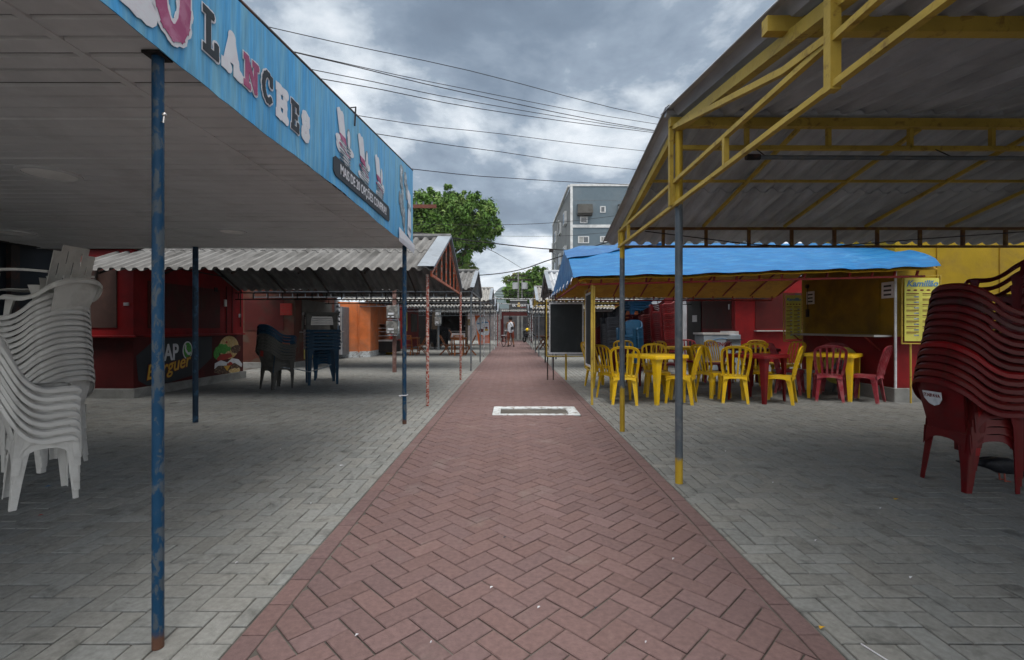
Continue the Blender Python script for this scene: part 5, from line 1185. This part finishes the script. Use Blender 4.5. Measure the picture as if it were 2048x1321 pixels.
mb = MB(); mb.tube([(-.12, -.02, .30), (-.12, .02, .30)], .09, 16); mb.bar((-.12, -.1, .30), (-.02, -.1, .22), .02); mb.bar((-.12, .1, .30), (-.22, .1, .38), .02); mb.build('crank', mChrome, bk)
mb = MB(); mb.box(-.72, -.25, -.09, .09, .70, .73); mb.build('rack', mWhitePr, bk)
def skin(name, verts, edges, mat, parent, sub=1):
    me = bpy.data.meshes.new(name); me.from_pydata([v[:3] for v in verts], edges, []); me.materials.append(mat)
    o = bpy.data.objects.new(name, me); COL.objects.link(o); o.parent = parent
    m = o.modifiers.new('skin', 'SKIN'); m.use_smooth_shade = True
    for i, v in enumerate(verts):
        r = v[3]; me.skin_vertices[0].data[i].radius = (r, r if len(v) < 5 else v[4])
    me.skin_vertices[0].data[0].use_root = True
    s_ = o.modifiers.new('sub', 'SUBSURF'); s_.levels = sub; s_.render_levels = sub
    return o
def person(label, loc, rz, sc, top, bottom, cap_m, arms='forward'):
    t = thing('person', label, 'person', loc, rz, None); t.scale = (sc,)*3
    # faces +y
    el = [(-.25, .06, 1.15), (-.20, .30, 1.10)] if arms == 'forward' else [(-.25, 0, 1.15), (-.24, .08, .90)]
    V = [(0, 0, .96, .15, .11), (0, 0, 1.15, .14, .10), (0, -.01, 1.36, .16, .11), (0, 0, 1.47, .06), (0, .02, 1.58, .085, .095), (0, .02, 1.68, .085, .095),
         (-.19, 0, 1.40, .055), (el[0][0], el[0][1], el[0][2], .042), (el[1][0], el[1][1], el[1][2], .03),
         (.19, 0, 1.40, .055), (-el[0][0], el[0][1], el[0][2], .042), (-el[1][0], el[1][1], el[1][2], .03),
         (-.10, 0, .86, .085), (-.12, .03, .48, .055), (-.13, 0, .09, .038), (-.13, .13, .04, .035),
         (.10, 0, .86, .085), (.15, .03, .48, .055), (.19, -.02, .09, .038), (.20, .11, .04, .035)]
    E_ = [(0, 1), (1, 2), (2, 3), (3, 4), (4, 5), (2, 6), (6, 7), (7, 8), (2, 9), (9, 10), (10, 11), (0, 12), (12, 13), (13, 14), (14, 15), (0, 16), (16, 17), (17, 18), (18, 19)]
    for (hx, hy, hz) in (el[1], (-el[1][0], el[1][1], el[1][2])):
        k = 8 if hx < 0 else 11; s_ = -1 if hx < 0 else 1
        V.append((hx*1.0, hy+.06, hz-.01, .028, .018)); pi = len(V)-1; E_.append((k, pi))
        for q in range(4): V.append((hx+(q-1.5)*.016, hy+.13, hz-.03, .008)); E_.append((pi, len(V)-1))
        V.append((hx-s_*.035, hy+.08, hz, .008)); E_.append((pi, len(V)-1))
    skin('body', V, E_, mSkin, t)
    mb = MB(); mb.lathe([(.155, .82), (.175, .9), (.17, 1.1), (.175, 1.3), (.165, 1.40), (.10, 1.455), (.07, 1.46)], n=18)
    mb.v = [(x, y*.78, z) for x, y, z in mb.v]; mb.build('shirt', top, t, smooth=True)
    for sx in (-1, 1): mb = MB(); mb.tube([(sx*.09, 0, .90), (sx*.115, .02, .72), (sx*(.125 if sx < 0 else .15), .03, .50)], [.105, .10, .085], 12); mb.build('shorts', bottom, t, smooth=True)
    mb = MB(); mb.ball((0, .015, 1.66), .108, .118, .105, 16, 10); mb.build('hair', mBlackF, t, smooth=True)
    if cap_m: mb = MB(); mb.lathe([(.122, 1.66), (.118, 1.72), (.09, 1.77), (.0, 1.79)], n=18); mb.sheet([[(-.08, .10, 1.67), (-.07, .2, 1.655)], [(0, .12, 1.68), (0, .23, 1.665)], [(.08, .10, 1.67), (.07, .2, 1.655)]], .008); mb.build('cap', cap_m, t, smooth=True)
    for (x, y) in ((-.13, .07), (.195, .05)): mb = MB(); mb.ball((x, y, .045), .05, .14, .045); mb.build('shoe', mBlackF, t, smooth=True)
    # face
    mb = MB(); [mb.ball((s_*.035, .125, 1.62), .012) for s_ in (-1, 1)]; mb.build('eyes', mWhitePr, t); mb = MB(); mb.ball((0, .14, 1.585), .014, .02, .02); mb.ball((0, .125, 1.54), .03, .01, .008); [mb.ball((s_*.10, .01, 1.60), .012, .02, .03) for s_ in (-1, 1)]; mb.build('face_features', mSkin, t, smooth=True)
    return t
person('person in white tank top and dark cap seen from behind astride the bicycle', (PX(1021, 29.2), 29.25, 0), R(8), 1.06, mTank, mShortR, mBlackF)
sbag = thing('shoulder_bag', 'small black bag slung across the back of the person with the bicycle', 'bag', (PX(1024, 29.0), 29.02, 1.18))
mb = MB(); mb.box(-.08, .08, -.05, .04, -.12, .06); mb.build('pouch', mBlackF, sbag, bevel=.02); mb = MB(); mb.tube([(.05, -.02, .05), (-.1, -.04, .28), (-.2, .0, .42)], .018, 6); mb.build('strap', mBlackF, sbag)
person('small person in black printed shirt standing left of the path by the black kiosk', (PX(899, 36.5)*.83, 30.2, 0), R(150), .66, mBlackF, mBlackF, None, 'down')
sc_ = thing('scooter', 'dark parked scooter facing away near the end of the path', 'scooter', (PX(1056, 37), 37, 0), R(120))
for x in (-.5, .55): mb = MB(); torus(mb, (x, 0, .26), .2, .06, 18); mb.build('wheel', mRubber, sc_, smooth=True)
mb = MB(); mb.sheet([[(-.75, y, .62-.2*abs(y)/.2), (-.45, y, .78-.15*abs(y)/.2), (-.1, y, .74-.12*abs(y)/.2), (.1, y, .42), (.35, y, .40), (.45, y, .6), (.5, y, .98-.1*abs(y)/.2)] for y in (-.2, -.1, 0, .1, .2)], .12); mb.build('body', mBlackPl, sc_, smooth=True)
mb = MB(); mb.ball((-.35, 0, .82), .34, .14, .06); mb.build('seat', mRubber, sc_, smooth=True); mb = MB(); mb.tube([(.45, -.3, 1.05), (.5, 0, 1.0), (.45, .3, 1.05)], .02); mb.tube([(.5, 0, 1.0), (.55, 0, .3)], .03); mb.build('handlebar', mChrome, sc_)
hl = thing('helmet', 'yellow helmet resting on the parked scooter seat', 'helmet', (PX(1055, 36.9), 36.9, 1.02))
mb = MB(); mb.ball((0, 0, 0), .16, .17, .15); mb.build('shell', mYelHelm, hl, smooth=True)

# pigeon
pg = G(1996, 966)
pe = thing('pigeon', 'dark pigeon pecking on the ground under the red chair stack', 'bird', (pg[0]+.08, pg[1]+.05, 0), R(-8)); pe.scale = (1.15,)*3
mb = MB(); mb.tube([(-.20, 0, .115), (-.14, 0, .115), (-.08, 0, .112), (-.03, 0, .105), (.03, 0, .10), (.075, 0, .09), (.10, 0, .08), (.125, 0, .06), (.14, 0, .05), (.15, 0, .045)], [.012, .022, .035, .052, .055, .046, .032, .026, .022, .008], 12); mb.build('body', mBirdB, pe, smooth=True)
mb = MB(); mb.sheet([[(-.25, -.035, .118), (-.25, .035, .118)], [(-.13, -.02, .118), (-.13, .02, .118)]], .008); mb.build('tail', mBirdB, pe)
for s_ in (-1, 1):
    mb = MB(); mb.ball((-.03, s_*.045, .115), .10, .012, .035); mb.build('wing', mBirdB, pe, smooth=True)
    mb = MB(); mb.tube([(.0, s_*.02, .055), (.005, s_*.02, .0)], .005, 6); [mb.tube([(.005, s_*.02, .004), (.03, s_*(.02+q*.012), .003)], .003, 5) for q in (-1, 0, 1)]; mb.build('leg', mBirdF, pe)
mb = MB(); mb.tube([(.148, 0, .042), (.165, 0, .03)], [.005, .002], 6); mb.build('beak', mBlackF, pe)

# litter
def bit(label, px, py, m, s, cat='litter', nm='litter_scrap'):
    x, y = G(px, py); mb = MB(); mb.sheet([[(x, y, .006), (x+s, y+s*.2, .014)], [(x+s*.1, y+s*.6, .012), (x+s*.9, y+s*.7, .007)]], .001); tag(mb.build(nm, m), label, cat)
bit('yellow leaf on the right edge of the red path', 1640, 1262, mLeafDry, .022, 'leaf', 'fallen_leaf'); bit('small dry leaf on the grey paving left of the red stack', 1790, 1002, mLeafDry, .03, 'leaf', 'fallen_leaf')
bit('blue and white wrapper under the short white chair stack', 90, 976, mTarp, .03); bit('white scrap on the grey paving left of the path', 679, 934, mVWhite, .03); bit('brown dry leaf in front of the white stacks', 76, 1034, mTom, .02, 'leaf', 'fallen_leaf')
bit('white scrap on the red bricks near the bottom', 710, 1276, mVWhite, .012); bit('black fleck in the middle of the red path', 1007, 1079, mVBlack, .014)
for (px, py, m) in ((1545, 968, mVWhite), (1760, 1020, mVWhite), (1630, 1085, mVWhite), (1345, 1122, mVWhite), (1190, 1222, mVBlack), (620, 1010, mVWhite), (860, 1290, mVWhite), (1075, 1220, mVWhite), (470, 1130, mVWhite), (1820, 1160, mVWhite), (1450, 905, mVWhite), (560, 900, mVWhite), (980, 1180, mVWhite), (1290, 1290, mVWhite)):
    bit('tiny pale or dark speck of litter lying on the paving', px, py, m, random.uniform(.006, .014)); COL.objects[-1]['group'] = 'tiny specks of litter on the paving'
def clutter(k, name, m, *a): mb = MB(); mb.box(*a); return mb.build(name, m, k, bevel=.004)
mb = MB(); mb.tube([(XL+.03, 10.9, 1.2), (XL+.03, 10.9, 2.2), (XL+.03, 10.2, 2.3), (XL+.03, 8.0, 2.3)], .012, 6); mb.build('conduit', mBlackS, k1)
clutter(k1, 'switch', mWhitePr, XL-.0, XL+.03, 10.86, 10.93, 1.42, 1.50); clutter(k1, 'wall_hook', mBlackS, -6.95, -6.92, 7.78, 7.85, 1.95, 2.15); clutter(k1, 'latch', mAlu, -6.50, -6.42, 7.825, 7.85, 1.55, 1.60)
for y in (8.3, 9.95): clutter(k1, 'hinge', mBlackS, XL+.01, XL+.035, y, y+.10, 1.95, 2.04)
for x in (6.85, 7.85): clutter(r2, 'hinge', mBlackS, x, x+.12, 12.96, 12.99, 2.08, 2.14)
clutter(r2, 'lock', mAlu, 6.17, 6.2, 13.3, 13.36, 1.7, 1.85); clutter(k2, 'meter_panel', mGreyS, -6.5, -6.40, 17.0, 17.22, 1.1, 2.2)
mb = MB(); mb.tube([(XK-.02, 9.62, 1.56), (XK-.02, 9.62, 1.99)], .008, 6); mb.build('conduit', mBlackS, r1)
x, y = G(1722, 1290); mb = MB(); mb.tube([(x, y, .004), (x+.01, y-.04, .006), (x+.03, y-.09, .004)], .0025, 5); tag(mb.build('straw', mVWhite), 'bent white straw on the grey paving at lower right', 'straw')

# ---------------------------------------------------------------- apartment block
ap = thing('apartment_building', 'grey-blue apartment block with white bands rising behind the right canopy', 'building', (0, 0, 0))
YA = 38.0; XA = PX(1142, YA); ZA = PZ(373, YA); xr = 22.0; yb_ = 53.0
mb = MB(); mb.add([(XA, YA, 0), (xr, YA, 0), (xr, yb_, 0), (XA-.2, yb_, 0), (XA, YA, ZA), (xr, YA, ZA), (xr, yb_, ZA), (XA-.2, yb_, ZA)], [(0, 1, 5, 4), (1, 2, 6, 5), (2, 3, 7, 6), (4, 5, 6, 7)]); mb.k = 1; mb.add([(XA, YA, 0), (XA-.2, yb_, 0), (XA-.2, yb_, ZA), (XA, YA, ZA)], [(1, 0, 3, 2)]); mb.build('wall', [mStucco, mStuccoS], ap)
mb = MB(); mb.box(XA-.06, xr, YA-.06, YA+.1, ZA, ZA+.18); mb.box(XA-.06, XA+.14, YA-.05, YA+.02, 0, ZA-.01); zb2 = PZ(453, YA); mb.box(XA+.14, xr, YA-.06, YA, zb2-.12, zb2+.12); mb.box(XA-.25, XA-.06, YA+.1, yb_, ZA, ZA+.15); mb.build('white_band', mTrimW, ap)
mb = MB(); z_ = PZ(401, YA); mb.box(XA+.15, xr, YA-.01, YA, z_-.03, z_); mb.build('groove', mGreyS, ap)
def win(px0, px1, py0, py1, n=2):
    x0, x1, z0, z1 = PX(px0, YA), PX(px1, YA), PZ(py1, YA), PZ(py0, YA)
    mb = MB(); mb.box(x0, x1, YA-.05, YA-.02, z0, z1); w = mb.build('window', mTrimW, ap)
    mb = MB(); d = .07; wv = (x1-x0-2*d)/n
    for i in range(n): mb.k = 0 if i % 2 else (1 if n > 1 else 0); mb.box(x0+d+i*wv+.02, x0+d+(i+1)*wv-.02, YA-.06, YA-.051, z0+d, z1-d)
    mb.build('pane', [mGlass, mCurt], w)
win(1200, 1211, 413, 426, 1); win(1156, 1178, 473, 487); win(1200, 1214, 473, 485); win(1236, 1247, 413, 426, 1); win(1160, 1175, 434, 447, 1)
mb = MB(); x0, x1 = PX(1154, YA), PX(1183, YA); mb.sheet([[(x0, YA-.02, PZ(410, YA)), (x1, YA-.02, PZ(410, YA))], [(x0, YA-.55, PZ(412, YA)), (x1, YA-.55, PZ(412, YA))], [(x0-.04, YA-.65, PZ(430, YA)), (x1+.04, YA-.65, PZ(430, YA))]], .04); mb.box(x0, x1, YA-.5, YA-.05, PZ(433, YA), PZ(429, YA)); mb.build('window_awning', mGreyW, ap)
mb = MB(); x0, x1 = PX(1235, YA), PX(1262, YA); mb.sheet([[(x0, YA-.02, PZ(410, YA)), (x1, YA-.02, PZ(410, YA))], [(x0, YA-.55, PZ(412, YA)), (x1, YA-.55, PZ(412, YA))], [(x0-.04, YA-.65, PZ(430, YA)), (x1+.04, YA-.65, PZ(430, YA))]], .04); mb.build('window_awning', mGreyW, ap)
for i in range(3):
    for j in range(3):
        yy = 40.5+i*4.2; zz = 4.2+j*3.0; mb = MB(); mb.box(XA-.25-.0*i, XA-.05, yy, yy+1.2, zz, zz+1.1); w = mb.build('window', mTrimW, ap); mb = MB(); mb.box(XA-.26, XA-.251, yy+.1, yy+1.1, zz+.1, zz+1.0); mb.build('pane', mGlass, w)
mb = MB(); mb.tube([(XA-.3, 45, ZA-1.2), (XA-.3, 50, ZA-4.5)], .06, 6); mb.tube([(XA-.26, 52.6, 0), (XA-.26, 52.6, ZA-2.0)], .08, 8); mb.build('downpipe', mTrimW, ap)
# far low building behind, right
# ---------------------------------------------------------------- trees
def tree(label, base, blobs, nleaf, ls, mat, trunk_r=.22, seed=1, nm='leafy_tree', group=None):
    rnd = random.Random(seed); t = thing(nm, label, 'tree', base, 0, group); B = Vector(base)
    mb = MB(); tot = sum(b[3]*b[4]*b[5] for b in blobs)
    clumps = []
    for (cx_, cy_, cz_, rx, ry, rz) in blobs:
        n = max(6, int(520*(rx*ry*rz)/tot))
        for q in range(n):
            while True:
                d = Vector((rnd.gauss(0, 1), rnd.gauss(0, 1), rnd.gauss(0, 1)))
                if d.length > .1: break
            d.normalize(); r = rnd.uniform(.35, 1.02)**.5
            clumps.append((Vector((cx_+d.x*rx*r, cy_+d.y*ry*r, cz_+d.z*rz*r)), rnd.uniform(.3, .62)*min(rx, 1.9)*.5, d))
    for q in range(nleaf):
        c, cr_, d0 = clumps[rnd.randrange(len(clumps))]
        d = Vector((rnd.gauss(0, 1), rnd.gauss(0, 1), rnd.gauss(0, .8))).normalized(); p = c+d*cr_*rnd.uniform(.3, 1.15)
        n = (d*.8+Vector((rnd.gauss(0, .5), rnd.gauss(0, .5), rnd.gauss(.5, .5)))).normalized(); a = n.cross(Vector((rnd.gauss(0, 1), rnd.gauss(0, 1), rnd.gauss(0, 1)))).normalized(); b = n.cross(a); s_ = ls*rnd.uniform(.6, 1.25)
        tip = p+a*s_-Vector((0, 0, s_*.35)); mb.add([p-a*s_*.9, p+b*s_*.36-n*s_*.05, tip, p-b*s_*.36-n*s_*.05], [(0, 1, 2, 3)])
    mb.v = [(v[0]-B.x, v[1]-B.y, v[2]-B.z) for v in mb.v]; mb.build('crown', mat, t)
    mb = MB(); top = Vector(blobs[0][:3])-B
    mb.tube([(0, 0, 0), (top.x*.1, top.y*.1, top.z*.3), (top.x*.3, top.y*.3, top.z*.6)], [trunk_r, trunk_r*.8, trunk_r*.6], 10)
    st = Vector((top.x*.3, top.y*.3, top.z*.55))
    for (cx_, cy_, cz_, rx, ry, rz) in blobs:
        e = Vector((cx_, cy_, cz_))-B; m_ = st.lerp(e, .5)+Vector((rnd.uniform(-.3, .3), rnd.uniform(-.3, .3), .2)); mb.tube([st, m_, e], [trunk_r*.5, trunk_r*.3, trunk_r*.1], 6)
    mb.build('trunk', mBark, t, smooth=True); return t
YT = 29.0
def bb(px, py, r, rz=None, dy=0., Y=YT): p = P3(px, py, Y+dy); rr = r*Y/FP; return (p.x, p.y, p.z, rr, rr*.9, (rz or r)*Y/FP)
tree('broad dense green tree rising above the left canopies', (PX(870, YT), YT, 0), [bb(890, 445, 58, 50), bb(840, 430, 50, 44), bb(945, 430, 46, 40, -.6), bb(965, 465, 40, 34, .4), bb(895, 400, 30, 24), bb(935, 398, 24, 20), bb(850, 395, 24, 18), bb(915, 500, 40, 40, .3), bb(925, 530, 20, 26), bb(860, 500, 50, 40, .5), bb(985, 455, 24, 20), bb(905, 545, 24, 20), bb(800, 450, 45, 50), bb(896, 385, 14, 12), bb(968, 408, 16, 14)], 42000, .15, mLeafA, .28, 3)
tree('smaller olive bush-like tree leaning out below the broad tree', (PX(930, 30), 31, 0), [bb(935, 538, 20, 16, Y=31), bb(918, 548, 18, 14, Y=31)], 1500, .11, mLeafB, .1, 9)
YU = 50.0
tree('green tree behind the utility pole at the end of the path', (PX(1060, YU), YU, 0), [bb(1055, 580, 36, 24, Y=YU), bb(1030, 588, 24, 18, Y=YU), bb(1085, 560, 26, 20, Y=YU), bb(1078, 545, 16, 12, Y=YU), bb(1095, 575, 26, 24, Y=YU), bb(1060, 555, 18, 12, Y=YU), bb(1022, 570, 12, 9, Y=YU)], 12000, .26, mLeafA, .25, 5)
tree('sparse flowering tree top left of the pole beyond the path', (PX(1020, 54), 54, 0), [bb(1018, 560, 14, 9, Y=54), bb(1035, 553, 12, 8, Y=54), bb(1028, 572, 14, 9, Y=54), bb(1065, 545, 10, 8, Y=54)], 1100, .2, mLeafB, .12, 8)
# hill
mb = MB(); g = []
for i in range(41):
    row = []
    for j in range(9):
        px = 940+(1200-940)*i/40; prof = 54*math.exp(-((px-997)/34)**2)+44*math.exp(-((px-1045)/40)**2)+28; v = j/8
        Y = 950+250*(v-.5); hh = prof*1.0*Y/FP*math.sin(math.pi*min(1, .12+v*.88)) if False else prof*950/FP*math.sin(math.pi*(v*.5))
        row.append((PX(px, 950)*1.0, Y, hh*1.0+random.uniform(-1.0, 1.0)*1.2-2))
    g.append(row)
mb.sheet(g, .5); struct(mb.build('hill', mHill, smooth=True))
# ---------------------------------------------------------------- poles and cables
up_ = thing('utility_pole', 'concrete utility pole with pale transformers in front of the far trees', 'utility pole', (PX(1039, 46), 46, 0))
mb = MB(); mb.tube([(-.12, 0, 0), (-.12, 0, PZ(545, 46))], [.14, .08], 10); mb.tube([(.25, 0, 0), (.25, 0, PZ(560, 46))], [.10, .07], 10); mb.build('pole', mConc, up_, smooth=True)
for s_ in (-1, 1): mb = MB(); mb.tube([(s_*.45+.05, -.1, PZ(579, 46)), (s_*.45+.05, -.1, PZ(566, 46))], .30, 14); mb.build('transformer', mTransf, up_, smooth=True)
mb = MB(); mb.box(-1.1, 1.1, -.06, .06, PZ(562, 46), PZ(559, 46)); mb.box(-.8, .8, -.06, .06, PZ(553, 46), PZ(551, 46)); mb.build('crossarm', mBlackS, up_)
u2 = thing('utility_pole', 'wooden crossarm pole hidden behind the end of the blue banner', 'utility pole', (PX(819, 27), 27, 0))
mb = MB(); mb.tube([(0, 0, 0), (0, 0, PZ(395, 27))], [.14, .09], 10); mb.build('pole', mConc, u2); mb = MB(); mb.box(-1.3, PX(873, 27)-PX(819, 27), -.07, .07, PZ(417, 27), PZ(410, 27)); mb.build('crossarm', M('rusty_arm', (.13, .05, .035), .8), u2)
mb = MB(); [mb.tube([(x, 0, PZ(410, 27)), (x, 0, PZ(404, 27))], .05, 8) for x in (.4, .8, 1.3)]; mb.build('insulator', mGreyS, u2)
lp = thing('street_lamp', 'small bracket lamp on a thin post above the blue tarpaulin corner', 'street lamp', (PX(1112, 17.5), 17.5, 0))
mb = MB(); mb.tube([(0, 0, 0), (0, 0, PZ(508, 17.5))], .03, 8); mb.tube([(0, 0, PZ(510, 17.5)), (-.22, 0, PZ(501, 17.5))], .025, 8); mb.build('post', mGreyS, lp); mb = MB(); mb.box(-.26, -.1, -.05, .05, PZ(505, 17.5), PZ(500, 17.5)); mb.build('lamp_head', mBlackS, lp)
CG = 'overhead cables crossing the sky'
def cable(label, pts, r=.012, group=CG):
    P = smooth_path([P3(*p) for p in pts], 4); mb = MB(); mb.tube(P, r, 6); tag(mb.build('overhead_cable', mCable, smooth=True), label, 'cable', group)
cable('highest overhead cable, from the banner top to the yellow canopy ridge', [(-600, -230, 9), (535, 54, 13), (940, 142, 16), (1330, 239, 20), (1800, 320, 26)], .011)
cable('thin cable just under the highest one, upper of a close pair', [(-500, -150, 9.5), (593, 105, 13), (940, 180, 16.5), (1322, 250, 21), (1800, 310, 26)], .010)
cable('thicker lower cable of the close pair under the highest cable', [(-500, -140, 9.5), (597, 107, 13), (930, 186, 16.5), (1318, 263, 21), (1800, 330, 26)], .013)
cable('cable below the close pair, fourth from the top', [(-500, -70, 9.5), (626, 140, 13), (950, 205, 16.5), (1314, 264, 21), (1800, 330, 26)], .011)
cable('cable fifth from the top, leaving the banner above the snack pictures', [(-500, -20, 9.5), (648, 159, 13), (960, 218, 16.5), (1310, 266, 21), (1800, 320, 26)], .012)
cable('cable leaving the banner right above the milkshake picture', [(-300, 40, 10), (718, 232, 14), (1000, 268, 17), (1295, 303, 21), (1800, 350, 26)], .010)
cable('cable sagging to the right canopy at mid-height of the sky', [(-300, 90, 10), (765, 270, 14), (1000, 304, 17), (1275, 340, 21), (1800, 380, 26)], .011)
cable('cable from the banner corner passing over the apartment roof', [(0, 230, 12), (829, 339, 16), (1040, 358, 19), (1262, 370, 22), (1800, 392, 28)], .013)
cable('pale cable crossing in front of the broad tree and the apartment block', [(300, 440, 24), (830, 449, 24), (1000, 450, 25), (1130, 444, 26), (1300, 424, 27), (1800, 370, 27)], .013)
cable('faint cable level with the lower tree crown and apartment windows', [(300, 460, 30), (950, 472, 30), (1130, 472, 30), (1250, 464, 30), (1800, 440, 30)], .011)
cable('thick black bundle from the left ridge to the tarpaulin peak', [(500, 420, 9.5), (860, 470, 11), (985, 487, 12), (1120, 500, 12.5), (1250, 500, 12.5), (1700, 470, 12)], .014)
cable('black cable rising from the second left canopy to the tarpaulin', [(800, 555, 14), (958, 551, 14.3), (1040, 540, 13.5), (1122, 513, 12.5), (1400, 430, 12)], .014)
cable('cable parallel to the black bundle, over the first left ridge', [(500, 460, 9.5), (840, 466, 11), (925, 485, 12), (990, 505, 13), (1060, 548, 30)], .008)
for i, (ya, yb2) in enumerate(((589, 588), (594, 595), (599, 596), (583, 586))):
    cable(['slim cable before the far hill and pole, uppermost of the low ones', 'slim cable before the far hill, second of the low ones', 'lowest slim cable before the far hill', 'slim cable crossing the far tree beside the pole'][i], [(930, ya-3, 38), (1000, ya, 38), (1060, yb2, 38), (1110, yb2-6, 38)], .018)
def span_pole(label, a, b, r): mb = MB(); mb.tube([P3(*a), P3((a[0]+b[0])/2, (a[1]+b[1])/2+1, (a[2]+b[2])/2), P3(*b)], r, 8); tag(mb.build('cross_pipe', mWhiteS, smooth=True), label, 'pipe')
span_pole('pale pipe spanning the path between the third canopies', (970, 597, 19.2), (1094, 598, 19.2), .018)
span_pole('lower sagging pipe spanning the path farther back', (985, 606, 25), (1062, 610, 25), .02)

# ---------------------------------------------------------------- air: far things fade to blue
hm = bpy.data.materials.new('haze'); hm.use_nodes = True; ht = hm.node_tree; ht.nodes.clear()
ho = N(ht, 'ShaderNodeOutputMaterial'); pv_ = N(ht, 'ShaderNodeVolumePrincipled'); pv_.inputs['Density'].default_value = .0003; pv_.inputs['Color'].default_value = (.80, .90, 1.0, 1)
ht.links.new(pv_.outputs[0], ho.inputs['Volume'])
mb = MB(); mb.box(-450, 500, -70, 1520, -1.2, 150); hz_ = mb.build('haze', hm); hz_['kind'] = 'stuff'
